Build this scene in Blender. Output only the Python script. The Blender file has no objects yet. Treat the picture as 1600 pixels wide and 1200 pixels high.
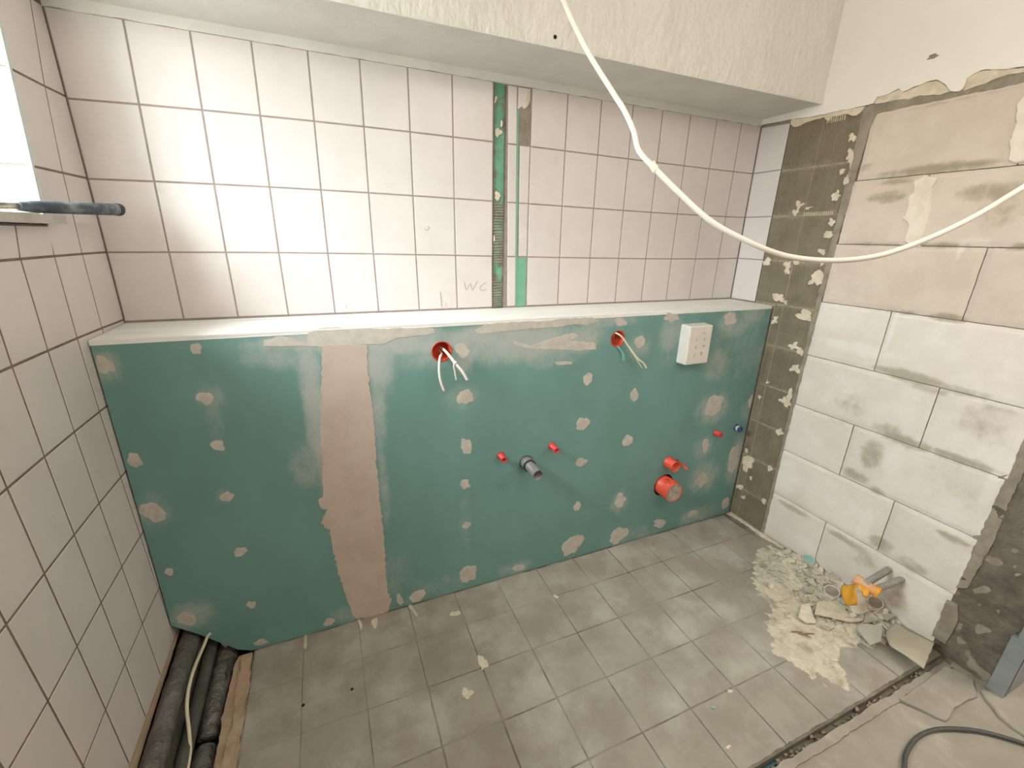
import bpy, bmesh, math, random
from mathutils import Vector, Matrix, noise
from mathutils.geometry import delaunay_2d_cdt

sc = bpy.context.scene
COL = sc.collection
random.seed(7)
W = 2.541          # x of right wall
PY = -0.2532       # y of the boxing's front face
LZ = 1.1493        # top of the boxing
ROOM_Y = -2.45
CEIL = 2.55

# ------------------------------------------------------------------ camera
cd = bpy.data.cameras.new('camera')
cam = bpy.data.objects.new('camera', cd)
COL.objects.link(cam)
cd.sensor_width = 36.0
cd.lens = 36.0 * 681.82 / 1600
cd.clip_start = 0.02
right_v = (0.921257, -0.388233, 0.023663)
fwd_v = (0.375181, 0.870942, -0.317332)
up_v = (0.10259, 0.301223, 0.948019)
cam.matrix_world = Matrix(((right_v[0], up_v[0], -fwd_v[0], 0.575363),
                           (right_v[1], up_v[1], -fwd_v[1], -1.689538),
                           (right_v[2], up_v[2], -fwd_v[2], 1.425522),
                           (0, 0, 0, 1)))
sc.camera = cam

# ------------------------------------------------------------------ world and light
wd = bpy.data.worlds.new('world'); sc.world = wd; wd.use_nodes = True
bg = wd.node_tree.nodes['Background']
# overcast sky: brighter towards the zenith, dim ground below the horizon
_n = wd.node_tree.nodes; _l = wd.node_tree.links
_tc = _n.new('ShaderNodeTexCoord'); _sx = _n.new('ShaderNodeSeparateXYZ'); _l.new(_tc.outputs['Generated'], _sx.inputs[0])
_cr = _n.new('ShaderNodeValToRGB'); _mr = _n.new('ShaderNodeMapRange'); _mr.inputs['From Min'].default_value = -1
_l.new(_sx.outputs['Z'], _mr.inputs['Value']); _l.new(_mr.outputs[0], _cr.inputs[0])
_e = _cr.color_ramp.elements
_e[0].position = 0.0; _e[0].color = (0.07, 0.07, 0.065, 1)
_e[1].position = 1.0; _e[1].color = (0.97, 0.96, 1.0, 1)
for _p, _c in ((0.49, (0.10, 0.10, 0.095, 1)), (0.53, (0.34, 0.36, 0.38, 1)), (0.75, (0.68, 0.68, 0.71, 1))):
    _x = _e.new(_p); _x.color = _c
_l.new(_cr.outputs[0], bg.inputs[0]); bg.inputs[1].default_value = 80.0

def area(name, loc, rot, sx, sy, power, col, spread=180):
    l = bpy.data.lights.new(name, 'AREA'); l.shape = 'RECTANGLE'; l.size = sx; l.size_y = sy
    l.energy = power; l.color = col; l.spread = math.radians(spread)
    o = bpy.data.objects.new(name, l); o.location = loc; o.rotation_euler = rot; COL.objects.link(o)
    return o
# portal at the window opening in the left wall: guides the sampling of the sky light only
_po = area('window_portal', (-0.375, -0.67, 1.80), (0, math.radians(-90), 0), 0.72, 0.82, 1, (1, 1, 1))
_po.data.cycles.is_portal = True
# added warm fills, no lamp seen: room ceiling, behind the camera, hallway
_bl = bpy.data.lights.new('room_fill', 'POINT'); _bl.energy = 18; _bl.color = (1.0, 0.94, 0.88); _bl.shadow_soft_size = 0.14
_bo = bpy.data.objects.new('room_fill', _bl); _bo.location = (1.45, -1.75, 2.30); COL.objects.link(_bo)  # added bulb-like fill that brightens the upper wall and beam
_wl = area('rear_fill', (0.2, -2.3, 1.75), (0, 0, 0), 0.9, 0.9, 6, (1.0, 0.92, 0.85))  # added fill out of view, aimed towards the right wall
_wl.rotation_euler = Vector((1.0, 0.5, 0.12)).to_track_quat('-Z', 'Y').to_euler()
area('hallway_fill', (3.1, -2.15, 2.3), (0, 0, 0), 0.6, 0.6, 26, (1.0, 0.92, 0.82))  # unseen fill added beyond the doorway to light its reveal
vs = sc.view_settings
vs.view_transform = 'Standard'; vs.look = 'None'; vs.gamma = 1.0; vs.use_curve_mapping = False
vs.exposure = 0.0

DATA = {'strip': [(1.2015, 1.9521), (1.2086, 1.1535), (1.248, 1.9428), (1.2626, 1.1515), (1.2542, 1.9397), (1.2682, 1.1566), (1.2965, 1.8645), (1.3118, 1.1551), (1.3065, 1.8718),
    (1.3516, 1.3568)], 'patch': [(0.2286, 1.1105, 0.0178, 0.0163), (0.02, 1.0827, 0.0209, 0.0276), (0.2251, 0.9639, 0.0215, 0.0232), (0.2322, 0.8127, 0.0192, 0.0208), (0.0294, 0.799,
    0.0169, 0.0217), (0.0376, 0.6262, 0.0297, 0.0383), (0.2271, 0.6333, 0.0183, 0.0202), (0.2318, 0.4224, 0.0192, 0.0196), (0.0343, 0.406, 0.014, 0.0164), (0.2328, 0.1994, 0.0147,
    0.0161), (0.0501, 0.211, 0.0296, 0.0253), (0.2381, 0.0281, 0.0229, 0.0142), (0.4665, 0.0295, 0.0216, 0.0181), (1.0126, 0.8726, 0.0316, 0.0273), (1.0105, 0.6713, 0.0252, 0.0376),
    (1.0062, 0.5087, 0.0207, 0.0228), (1.0096, 0.3186, 0.0215, 0.0152), (1.0185, 0.0761, 0.0367, 0.05), (0.7268, 0.042, 0.0123, 0.0286), (0.7925, 0.028, 0.0358, 0.0258), (1.2474,
    0.0327, 0.0314, 0.0177), (1.5287, 0.888, 0.0246, 0.0249), (1.5217, 0.6903, 0.0318, 0.0297), (1.7758, 0.7892, 0.0209, 0.0333), (1.7704, 0.5716, 0.0324, 0.0261), (1.5344, 0.5062,
    0.0297, 0.0254), (1.7673, 0.2576, 0.034, 0.0399), (1.5299, 0.2866, 0.0204, 0.0275), (1.5233, 0.0728, 0.0563, 0.0552), (1.7799, 0.0324, 0.051, 0.0507), (2.0372, 0.0576, 0.0475,
    0.0242), (2.2632, 0.0625, 0.0468, 0.0209), (2.4874, 0.0681, 0.0304, 0.0391), (2.2654, 0.6712, 0.0601, 0.0551), (2.2581, 0.4585, 0.022, 0.0443), (2.2746, 0.2612, 0.0458, 0.0434),
    (2.481, 0.3412, 0.034, 0.0956), (2.5203, 0.6624, 0.0236, 0.0361), (1.9271, 1.1185, 0.0455, 0.0221), (2.2653, 1.1, 0.0483, 0.0296), (1.0003, 1.0463, 0.0279, 0.0323), (1.773, 1.0233,
    0.03, 0.0277), (1.6645, 1.1151, 0.0313, 0.0157), (1.416, 0.9656, 0.0404, 0.0079)], 'psmear': [(0.5097, 0.8898, 0.0296, 0.2394, 0.8), (0.7182, 1.0419, 0.0442, 0.1077, 0.8), (0.7015,
    0.8641, 0.029, 0.1386, 0.6), (0.7024, 0.5664, 0.0176, 0.1561, 0.5), (0.4646, 0.691, 0.049, 0.07, 0.55), (0.8195, 1.0776, 0.1476, 0.0262, 0.8), (0.6603, 1.1097, 0.2502, 0.0329,
    0.9), (0.4384, 1.0752, 0.1021, 0.0432, 0.5), (0.8602, 1.0301, 0.1087, 0.0404, 0.5), (1.2416, 1.0596, 0.2095, 0.0632, 0.85), (1.0905, 1.0932, 0.169, 0.0324, 0.8), (1.4608, 1.0574,
    0.1158, 0.0563, 0.7), (1.5716, 1.1273, 0.1804, 0.0305, 0.6), (1.007, 1.0179, 0.0423, 0.0514, 0.6), (1.9386, 1.0543, 0.0569, 0.0793, 0.6), (1.775, 1.0095, 0.0536, 0.0501, 0.5),
    (2.237, 0.8843, 0.0658, 0.0765, 0.6), (2.2945, 1.0631, 0.1063, 0.0605, 0.6), (2.4032, 1.1176, 0.0845, 0.0423, 0.6), (2.5324, 0.8907, 0.0458, 0.1006, 0.5), (2.2694, 0.6539, 0.1035,
    0.0763, 0.6), (2.2887, 0.2771, 0.0917, 0.0866, 0.6), (2.5026, 0.3295, 0.0589, 0.1365, 0.7), (2.2516, 0.4489, 0.0706, 0.0593, 0.5), (2.5181, 0.6206, 0.0569, 0.0732, 0.5), (1.7649,
    0.2476, 0.0491, 0.058, 0.5), (1.9168, 0.0245, 0.1243, 0.064, 0.4), (2.2941, 0.0427, 0.1139, 0.0508, 0.6), (0.2375, 0.8957, 0.022, 0.1004, 0.4), (0.2411, 0.966, 0.0341, 0.0389,
    0.5), (0.022, 1.0737, 0.0314, 0.0415, 0.6), (0.0386, 0.6237, 0.0386, 0.0555, 0.5), (0.0643, 0.2217, 0.0563, 0.0508, 0.6), (0.7237, 0.1603, 0.0722, 0.1216, 0.35), (0.8722, 0.0458,
    0.159, 0.0653, 0.35), (0.2208, 0.6371, 0.0232, 0.0268, 0.4), (0.9933, 0.8749, 0.0624, 0.0494, 0.45), (1.0069, 0.3224, 0.0269, 0.1526, 0.35), (2.3813, 0.9662, 0.2578, 0.1909, 0.35),
    (2.025, 1.1611, 0.4377, 0.0222, 0.5), (0.2213, 1.1202, 0.0883, 0.0108, 0.3), (1.9255, 0.9268, 0.0723, 0.0414, 0.3), (0.5711, 0.0423, 0.0912, 0.0429, 0.5), (1.2317, 0.0378, 0.075,
    0.0353, 0.5), (1.3525, 0.9891, 0.1117, 0.0359, 0.5)], 'band': [(0.5528, 1.1006), (0.5374, 0.9732), (0.5187, 0.8327), (0.5111, 0.7059), (0.5011, 0.5728), (0.484, 0.5641), (0.4867,
    0.5329), (0.5055, 0.518), (0.4845, 0.4737), (0.4901, 0.4485), (0.5052, 0.4337), (0.5076, 0.3733), (0.5134, 0.3018), (0.5194, 0.2279), (0.533, 0.1339), (0.5454, 0.0427), (0.5614,
    0.0111), (0.603, -0.0052), (0.6393, -0.0063), (0.6793, 0.0012), (0.6948, 0.0504), (0.6853, 0.0952), (0.6832, 0.1737), (0.6867, 0.263), (0.6875, 0.3787), (0.6834, 0.5175), (0.6835,
    0.6733), (0.6853, 0.843), (0.6817, 0.9576), (0.6838, 1.0873)], 'tops': [[(0.3976, 1.1231), (0.4459, 1.1334), (0.476, 1.1276), (0.4817, 1.1175), (0.5126, 1.1114), (0.5193, 1.1387),
    (0.5529, 1.1525), (0.6259, 1.1505), (0.7409, 1.1381), (0.8225, 1.1378), (0.9032, 1.1312), (0.9071, 1.1156), (0.8721, 1.109), (0.7794, 1.1062), (0.7377, 1.0898), (0.6204, 1.0897),
    (0.5467, 1.095), (0.4935, 1.0988), (0.3952, 1.1059)], [(1.0477, 1.1164), (1.0903, 1.1368), (1.188, 1.1387), (1.3172, 1.1347), (1.3982, 1.1405), (1.526, 1.1395), (1.5658, 1.1251),
    (1.514, 1.1125), (1.4277, 1.117), (1.4002, 1.111), (1.292, 1.1096), (1.1638, 1.1074), (1.0905, 1.1024), (1.0547, 1.1023)], [(1.1898, 1.0704), (1.2684, 1.0456), (1.3752, 1.0705),
    (1.4472, 1.0835), (1.4742, 1.0693), (1.4324, 1.0542), (1.5509, 1.0359), (1.5594, 1.0117), (1.4792, 1.0098), (1.3783, 1.0226), (1.2689, 1.0333), (1.2057, 1.0501)]], 'socket1':
    (0.9272, 1.0496), 'socket2': (1.6572, 1.0472), 'c1': [(0.9306, -0.1832, 1.0394), (0.932, -0.2332, 1.0375), (0.915, -0.2732, 1.0307), (0.9067, -0.2932, 0.9917), (0.9109, -0.2982,
    0.9517), (0.9212, -0.2982, 0.9204)], 'c2': [(0.9356, -0.1832, 1.0508), (0.9369, -0.2332, 1.0532), (0.9396, -0.2832, 1.0492), (0.9575, -0.3132, 1.0219), (0.9772, -0.3282, 0.995),
    (0.9934, -0.3332, 0.9631)], 'c3': [(0.9569, -0.3152, 1.0225), (0.952, -0.3162, 1.012), (0.9563, -0.3152, 0.9888), (0.9608, -0.3132, 0.9603)], 'c4': [(1.6797, -0.1932, 1.0301),
    (1.6463, -0.2432, 1.067), (1.6505, -0.2632, 1.0682), (1.6669, -0.2732, 1.0535), (1.6996, -0.2832, 1.0111), (1.7322, -0.2982, 0.9691), (1.7604, -0.3032, 0.9488), (1.7804, -0.3032,
    0.9249)], 'c5': [(1.6815, -0.2032, 1.0102), (1.6579, -0.2532, 1.0151), (1.6795, -0.2632, 0.9862), (1.683, -0.2682, 0.9544)], 'c6': [(1.6844, -0.2032, 1.0127), (1.6643, -0.2532,
    1.0147), (1.6844, -0.2652, 0.9863), (1.692, -0.2692, 0.9539)], 'c7': [(1.6999, -0.2832, 1.0084), (1.7422, -0.2832, 0.9588), (1.7741, -0.2832, 0.9199)], 'hang': [(1.1198, -0.5837,
    2.0159), (1.126, -0.6427, 1.9244), (1.1423, -0.7248, 1.813), (1.1668, -0.8057, 1.7142), (1.177, -0.8348, 1.6781), (1.1837, -0.8647, 1.6354), (1.1893, -0.8804, 1.5989), (1.207,
    -0.9119, 1.565), (1.2467, -0.9453, 1.5202), (1.2996, -0.9874, 1.4673), (1.3658, -1.0298, 1.4292), (1.4433, -1.0608, 1.4041), (1.5256, -1.0986, 1.3977), (1.6098, -1.131, 1.4084),
    (1.6833, -1.1632, 1.4385), (1.756, -1.1913, 1.4787), (1.8157, -1.213, 1.5212), (1.9022, -1.2289, 1.58)], 'cells_y': [-0.148, -0.297, -0.444], 'flake': [(-0.4276, 1.8294, 0.0148,
    0.014), (-0.4351, 1.7722, 0.0123, 0.0187), (-0.4219, 1.7096, 0.0101, 0.012), (-0.4216, 1.622, 0.0179, 0.0196), (-0.4295, 1.519, 0.0156, 0.0125), (-0.4211, 1.4689, 0.0184, 0.0152),
    (-0.419, 1.402, 0.016, 0.0129), (-0.4292, 1.3502, 0.008, 0.0078), (-0.4204, 1.2855, 0.0245, 0.0291), (-0.2717, 1.591, 0.0177, 0.0159), (-0.2608, 1.5625, 0.012, 0.0161), (-0.3121,
    1.5786, 0.0143, 0.0052), (-0.1658, 1.3432, 0.0203, 0.0175), (-0.2774, 1.341, 0.0154, 0.014), (-0.2803, 1.3157, 0.0123, 0.0224), (-0.3153, 1.3489, 0.0148, 0.0082), (-0.2719, 1.1899,
    0.0284, 0.0202), (-0.3048, 1.1735, 0.0093, 0.0085), (-0.4018, 1.1271, 0.0369, 0.0194), (-0.2737, 1.0846, 0.016, 0.0177), (-0.391, 0.9836, 0.0235, 0.0171), (-0.429, 0.9656, 0.0171,
    0.0197), (-0.4204, 0.8874, 0.0232, 0.0202), (-0.409, 0.7224, 0.0241, 0.021), (-0.4241, 0.7536, 0.0118, 0.0296), (-0.4201, 0.5639, 0.0152, 0.0216), (-0.4165, 0.3588, 0.0157,
    0.0129), (-0.2636, 0.3161, 0.0217, 0.0413), (-0.3054, 0.3414, 0.0313, 0.0235), (-0.2713, 0.3883, 0.0107, 0.0101), (-0.2671, 0.1733, 0.0184, 0.0141), (-0.3095, 0.1307, 0.0107,
    0.0105), (-0.2803, 0.6971, 0.0067, 0.0095), (-0.3034, 0.7824, 0.0066, 0.0062), (-0.3289, 0.2553, 0.0069, 0.0102), (-0.4227, 0.177, 0.0097, 0.0133), (-0.4459, 1.748, 0.0098,
    0.0282), (-0.4454, 1.6745, 0.0099, 0.0191)], 'ptop': [(0.0064, 1.9534), (-0.1477, 1.9465), (-0.2576, 1.9364), (-0.3253, 1.9362), (-0.4221, 1.9331), (-0.4798, 1.933), (-0.4877,
    1.9518), (-0.5248, 1.9532), (-0.5524, 1.9623), (-0.5698, 1.9483), (-0.602, 1.9558), (-0.6368, 1.962), (-0.6636, 1.9606), (-0.6912, 1.9407), (-0.7113, 1.9157), (-0.7359, 1.9098),
    (-0.7442, 1.9149), (-0.7456, 1.9444), (-0.7778, 1.9564), (-0.8396, 1.9426), (-0.8752, 1.9375), (-0.9279, 1.9335)], 'cream': [[(-0.4798, 1.933), (-0.4877, 1.9518), (-0.5248,
    1.9532), (-0.5524, 1.9623), (-0.5698, 1.9483), (-0.602, 1.9558), (-0.6368, 1.962), (-0.6636, 1.9606), (-0.6912, 1.9407), (-0.7113, 1.9157), (-0.685, 1.9129), (-0.6293, 1.9224),
    (-0.5922, 1.9215), (-0.5518, 1.9268), (-0.5212, 1.9278)], [(-0.7428, 1.9081), (-0.7442, 1.9149), (-0.7456, 1.9444), (-0.7778, 1.9564), (-0.8396, 1.9426), (-0.8752, 1.9375),
    (-0.9279, 1.9335), (-0.9317, 1.9201), (-0.8791, 1.9236), (-0.8441, 1.9266), (-0.8168, 1.9222), (-0.7965, 1.9156), (-0.7668, 1.9128)], [(-0.1477, 1.9465), (-0.2576, 1.9364),
    (-0.3253, 1.9362), (-0.4221, 1.9331), (-0.4496, 1.9313), (-0.4388, 1.9124), (-0.4248, 1.9045), (-0.391, 1.918), (-0.3295, 1.9195), (-0.3203, 1.9053), (-0.2978, 1.9236), (-0.2635,
    1.9235), (-0.228, 1.9234), (-0.1968, 1.9125), (-0.1676, 1.9131), (-0.149, 1.9289)]], 'wstrip': [[(-0.6827, 1.6518), (-0.7057, 1.6638), (-0.748, 1.6535), (-0.7412, 1.6261),
    (-0.7512, 1.5685), (-0.7589, 1.506), (-0.7545, 1.4529), (-0.7571, 1.4292), (-0.7312, 1.4329), (-0.7082, 1.4456), (-0.7019, 1.5069), (-0.6794, 1.5248), (-0.6836, 1.5613), (-0.6761,
    1.6043), (-0.689, 1.6139)], [(-0.8877, 1.8448), (-0.8973, 1.8591), (-0.9324, 1.8508), (-0.9746, 1.6786), (-0.9286, 1.6742), (-0.9149, 1.683), (-0.9077, 1.7137), (-0.8997, 1.7375),
    (-0.8997, 1.7922)]], 'bsm': [(-0.7465, 1.6852, 0.1265, 0.0141, 0.9), (-0.623, 1.6554, 0.054, 0.0131, 0.7), (-0.6059, 1.6026, 0.0556, 0.0179, 0.8), (-0.8993, 1.598, 0.0764, 0.0264,
    0.7), (-0.93, 1.5406, 0.0596, 0.0489, 0.45), (-0.6167, 1.6794, 0.0625, 0.0131, 0.6), (-0.8128, 1.439, 0.0879, 0.0083, 0.9), (-1.0023, 1.4357, 0.0195, 0.0111, 0.9), (-0.6161,
    1.4394, 0.1094, 0.0069, 0.8), (-0.8951, 1.1996, 0.0435, 0.0127, 1.0), (-0.7628, 1.2008, 0.0469, 0.0091, 0.7), (-0.8429, 0.9739, 0.0859, 0.0184, 1.0), (-0.758, 0.977, 0.041, 0.012,
    0.8), (-0.8863, 0.732, 0.0745, 0.0215, 0.9), (-0.838, 0.7538, 0.0509, 0.0244, 0.6), (-0.8064, 0.633, 0.0352, 0.0561, 0.75), (-0.7702, 0.5197, 0.0483, 0.0186, 0.8), (-0.865, 0.4958,
    0.0278, 0.0128, 0.7), (-1.0557, 0.7361, 0.0913, 0.0152, 0.8), (-1.095, 0.7463, 0.0173, 0.0106, 0.9), (-1.0664, 0.8799, 0.0639, 0.0625, 0.45), (-1.1156, 0.4515, 0.0448, 0.0136,
    0.8), (-0.9277, 0.2894, 0.0386, 0.0234, 0.8), (-1.0395, 0.2698, 0.0442, 0.0296, 0.65), (-0.807, 0.2227, 0.0801, 0.014, 0.7), (-0.5728, 0.2274, 0.0728, 0.0155, 0.7), (-0.6855,
    0.8042, 0.0593, 0.0468, 0.5), (-1.0928, 0.6002, 0.0596, 0.0663, 0.35), (-0.9925, 0.9683, 0.0941, 0.0127, 0.6), (-0.8933, 0.1833, 0.053, 0.0434, 0.5), (-0.9102, 0.9409, 0.0696,
    0.0112, 0.6), (-0.63, 0.7157, 0.0981, 0.0109, 0.5), (-1.0975, 0.9376, 0.0413, 0.0201, 0.5), (-1.0227, 0.1317, 0.032, 0.0772, 0.5), (-1.1684, 0.1898, 0.0293, 0.0706, 0.4), (-0.4428,
    1.8965, 0.0238, 0.0317, 0.6), (-0.7096, 1.8851, 0.163, 0.0079, 0.5), (-0.5008, 1.7142, 0.0327, 0.0138, 0.6), (-1.0485, 1.0311, 0.0575, 0.0202, 0.3), (-0.6836, 1.0014, 0.1329, 0.01,
    0.3), (-1.0222, 0.6627, 0.0967, 0.0678, 0.3), (-1.1118, 0.8302, 0.0415, 0.0287, 0.4)], 'bwh': [(-0.5072, 0.3652, 0.0524, 0.0743, 0.8), (-0.8553, 0.3313, 0.0207, 0.0695, 0.8),
    (-0.6516, 1.0333, 0.1366, 0.0251, 0.7), (-0.7471, 1.1183, 0.0081, 0.0702, 0.9), (-1.1079, 0.5448, 0.0889, 0.0578, 0.7), (-1.148, 0.671, 0.0163, 0.0629, 0.8), (-0.902, 1.4489,
    0.0346, 0.0177, 0.7), (-0.8678, 1.4138, 0.0066, 0.0284, 0.7), (-0.7699, 0.3699, 0.113, 0.0386, 0.6), (-0.7978, 0.824, 0.1012, 0.0392, 0.5), (-0.8784, 0.6408, 0.0305, 0.059, 0.7),
    (-0.6678, 0.0955, 0.0522, 0.0367, 0.6), (-1.1255, 0.2092, 0.0464, 0.0383, 0.5), (-0.6677, 0.8742, 0.115, 0.0362, 0.5)], 'jambL': [(-1.1914, 0.8115), (-1.186, 0.7169), (-1.1805,
    0.4833), (-1.1802, 0.3435), (-1.1829, 0.2037), (-1.1716, 0.0157)], 'mound': [(2.3231, -0.564), (2.4162, -0.552), (2.4911, -0.5461), (2.5206, -0.5925), (2.5538, -0.6346), (2.5513,
    -0.6901), (2.5744, -0.7876), (2.5744, -0.8698), (2.6201, -0.9456), (2.5806, -1.037), (2.5448, -1.1196), (2.4573, -1.1001), (2.3329, -1.0803), (2.2792, -1.0442), (2.2187, -1.0349),
    (2.1473, -1.0899), (2.0841, -1.1697), (2.0453, -1.1205), (1.9873, -1.047), (1.966, -0.9769), (2.0213, -0.8808), (2.1577, -0.8002), (2.1779, -0.6943), (2.2546, -0.6412)], 'shards':
    {'sheet': [(2.4335, -1.0703), (2.4906, -1.0708), (2.4999, -1.1332), (2.4986, -1.1852), (2.4148, -1.2067), (2.3461, -1.2259), (2.3579, -1.1787), (2.3633, -1.1199)], 's2': [(2.3258,
    -1.0275), (2.3738, -1.0182), (2.4262, -1.0611), (2.3535, -1.0958), (2.302, -1.0898)], 's3': [(2.4324, -0.9988), (2.4484, -1.0381), (2.363, -1.0266)], 's4': [(2.4978, -1.0044),
    (2.5262, -1.0525), (2.476, -1.0522), (2.4554, -1.0046)], 's5': [(2.3067, -0.8872), (2.3937, -0.9144), (2.3906, -0.9414), (2.3582, -0.9828), (2.29, -0.9591), (2.2384, -0.9222)],
    's6': [(2.2868, -0.9513), (2.3522, -0.9935), (2.3997, -1.0058), (2.3828, -1.0153), (2.3358, -1.0032), (2.2804, -0.9651)], 's7': [(2.4406, -0.9112), (2.5298, -0.9389), (2.4965,
    -1.0005), (2.4226, -0.995), (2.3891, -0.9717)], 's8': [(2.2435, -0.8659), (2.2767, -0.8754), (2.2232, -0.9425), (2.1898, -0.9293), (2.1835, -0.8972)], 's9': [(2.337, -0.8065),
    (2.3878, -0.8225), (2.3527, -0.8432), (2.3227, -0.8276)]}, 'caps': {'teal': (2.5043, -0.7125), 'grey': (2.4153, -0.8751), 'ring': (2.5104, -0.9993)}, 'tape': [(2.36, -0.9543,
    0.2029), (2.38, -1.0331, 0.1918), (2.36, -0.927, 0.1416), (2.34, -0.9833, 0.207), (2.33, -1.0052, 0.126), (2.33, -0.9722, 0.0917), (2.34, -1.016, 0.1663)], 'tapex': [(2.4, -0.9446,
    0.1113), (2.42, -0.9665, 0.1651), (2.4446, -0.9239, 0.01), (2.42, -1.0208, 0.1727)], 'cond': [[(2.36, -0.9937, 0.2093), (2.42, -0.9871, 0.2261), (2.52, -0.9794, 0.2118)], [(2.36,
    -1.0157, 0.1924), (2.42, -1.0203, 0.1998), (2.52, -1.026, 0.2013)]], 'fcable': [(1.8651, -1.4195), (1.9751, -1.3677), (2.0298, -1.3454), (2.1159, -1.3328), (2.1998, -1.3428),
    (2.2852, -1.3772), (2.3433, -1.4147), (2.3984, -1.4663), (2.4671, -1.5495)], 'dots': [(0.5258, -0.533), (0.3798, -0.5304)], 'fl_patch': [(0.9608, -0.6057, 0.0147, 0.0277), (0.8763,
    -0.6875, 0.0156, 0.0204), (0.624, -0.286, 0.0091, 0.0246), (0.7686, -0.2632, 0.0072, 0.0389), (0.3797, -0.2746, 0.0065, 0.047), (0.5729, -0.2754, 0.0045, 0.0245), (1.5468, -1.1331,
    0.0108, 0.0039), (1.6944, -1.0086, 0.0081, 0.0065), (1.341, -0.4311, 0.0126, 0.0092), (0.928, -0.3603, 0.0214, 0.0091)], 'trough': {'A': [(0.035, -0.1904, 0.1291), (0.035, -0.2783,
    0.1444), (0.035, -0.4693, 0.1335), (0.035, -0.6351, 0.0918), (0.035, -0.6733, 0.0798)], 'B': [(0.075, -0.3546, 0.1613), (0.075, -0.4309, 0.1437), (0.075, -0.5459, 0.1371), (0.075,
    -0.6569, 0.1008), (0.075, -0.6918, 0.0836)], 'Cc': [(0.115, -0.295, 0.0915), (0.115, -0.3373, 0.0684), (0.115, -0.4622, 0.0559), (0.115, -0.5531, 0.0467)], 'E': [(0.11, -0.5906,
    0.1041), (0.105, -0.6375, 0.076), (0.1, -0.6786, 0.0442)], 'cable': [(0.1, -0.2476, 0.1184), (0.09, -0.3039, 0.1263), (0.08, -0.4075, 0.1265), (0.08, -0.4855, 0.105), (0.09,
    -0.5467, 0.052), (0.1, -0.5793, -0.0531), (0.1, -0.5948, -0.1257)]}, 'edge': [[(0.1986, -0.2589), (0.2074, -0.3652), (0.2143, -0.4809), (0.2091, -0.5589), (0.2152, -0.6506)],
    [(0.1567, -0.269), (0.1561, -0.3685), (0.1519, -0.4558), (0.1533, -0.5363), (0.1545, -0.626)]], 'wc': [[(1.0867, 1.2558), (1.0969, 1.2258), (1.113, 1.2504), (1.1208, 1.2253),
    (1.1423, 1.2624)], [(1.1801, 1.2544), (1.1585, 1.2422), (1.1531, 1.2297), (1.1612, 1.2219), (1.1803, 1.2266)], [(0.9909, 1.2207), (0.9925, 1.1912), (0.9943, 1.1638)], [(1.0127,
    1.1781), (1.0123, 1.1631)], [(0.6445, 1.1832), (0.6432, 1.1695)], [(0.9379, 1.4508), (0.947, 1.4444), (0.957, 1.4558), (0.9499, 1.4578)]], 'hole': [(1.2948, -0.28, 2.0021),
    (1.2907, -0.28, 2.0333)], 'box': [(1.985, 1.0909), (1.9888, 0.9154)]}

# ------------------------------------------------------------------ materials
def lin(c):
    return tuple(((v / 255) / 12.92 if v / 255 <= 0.04045 else ((v / 255 + 0.055) / 1.055) ** 2.4) for v in c) + (1,)

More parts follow.
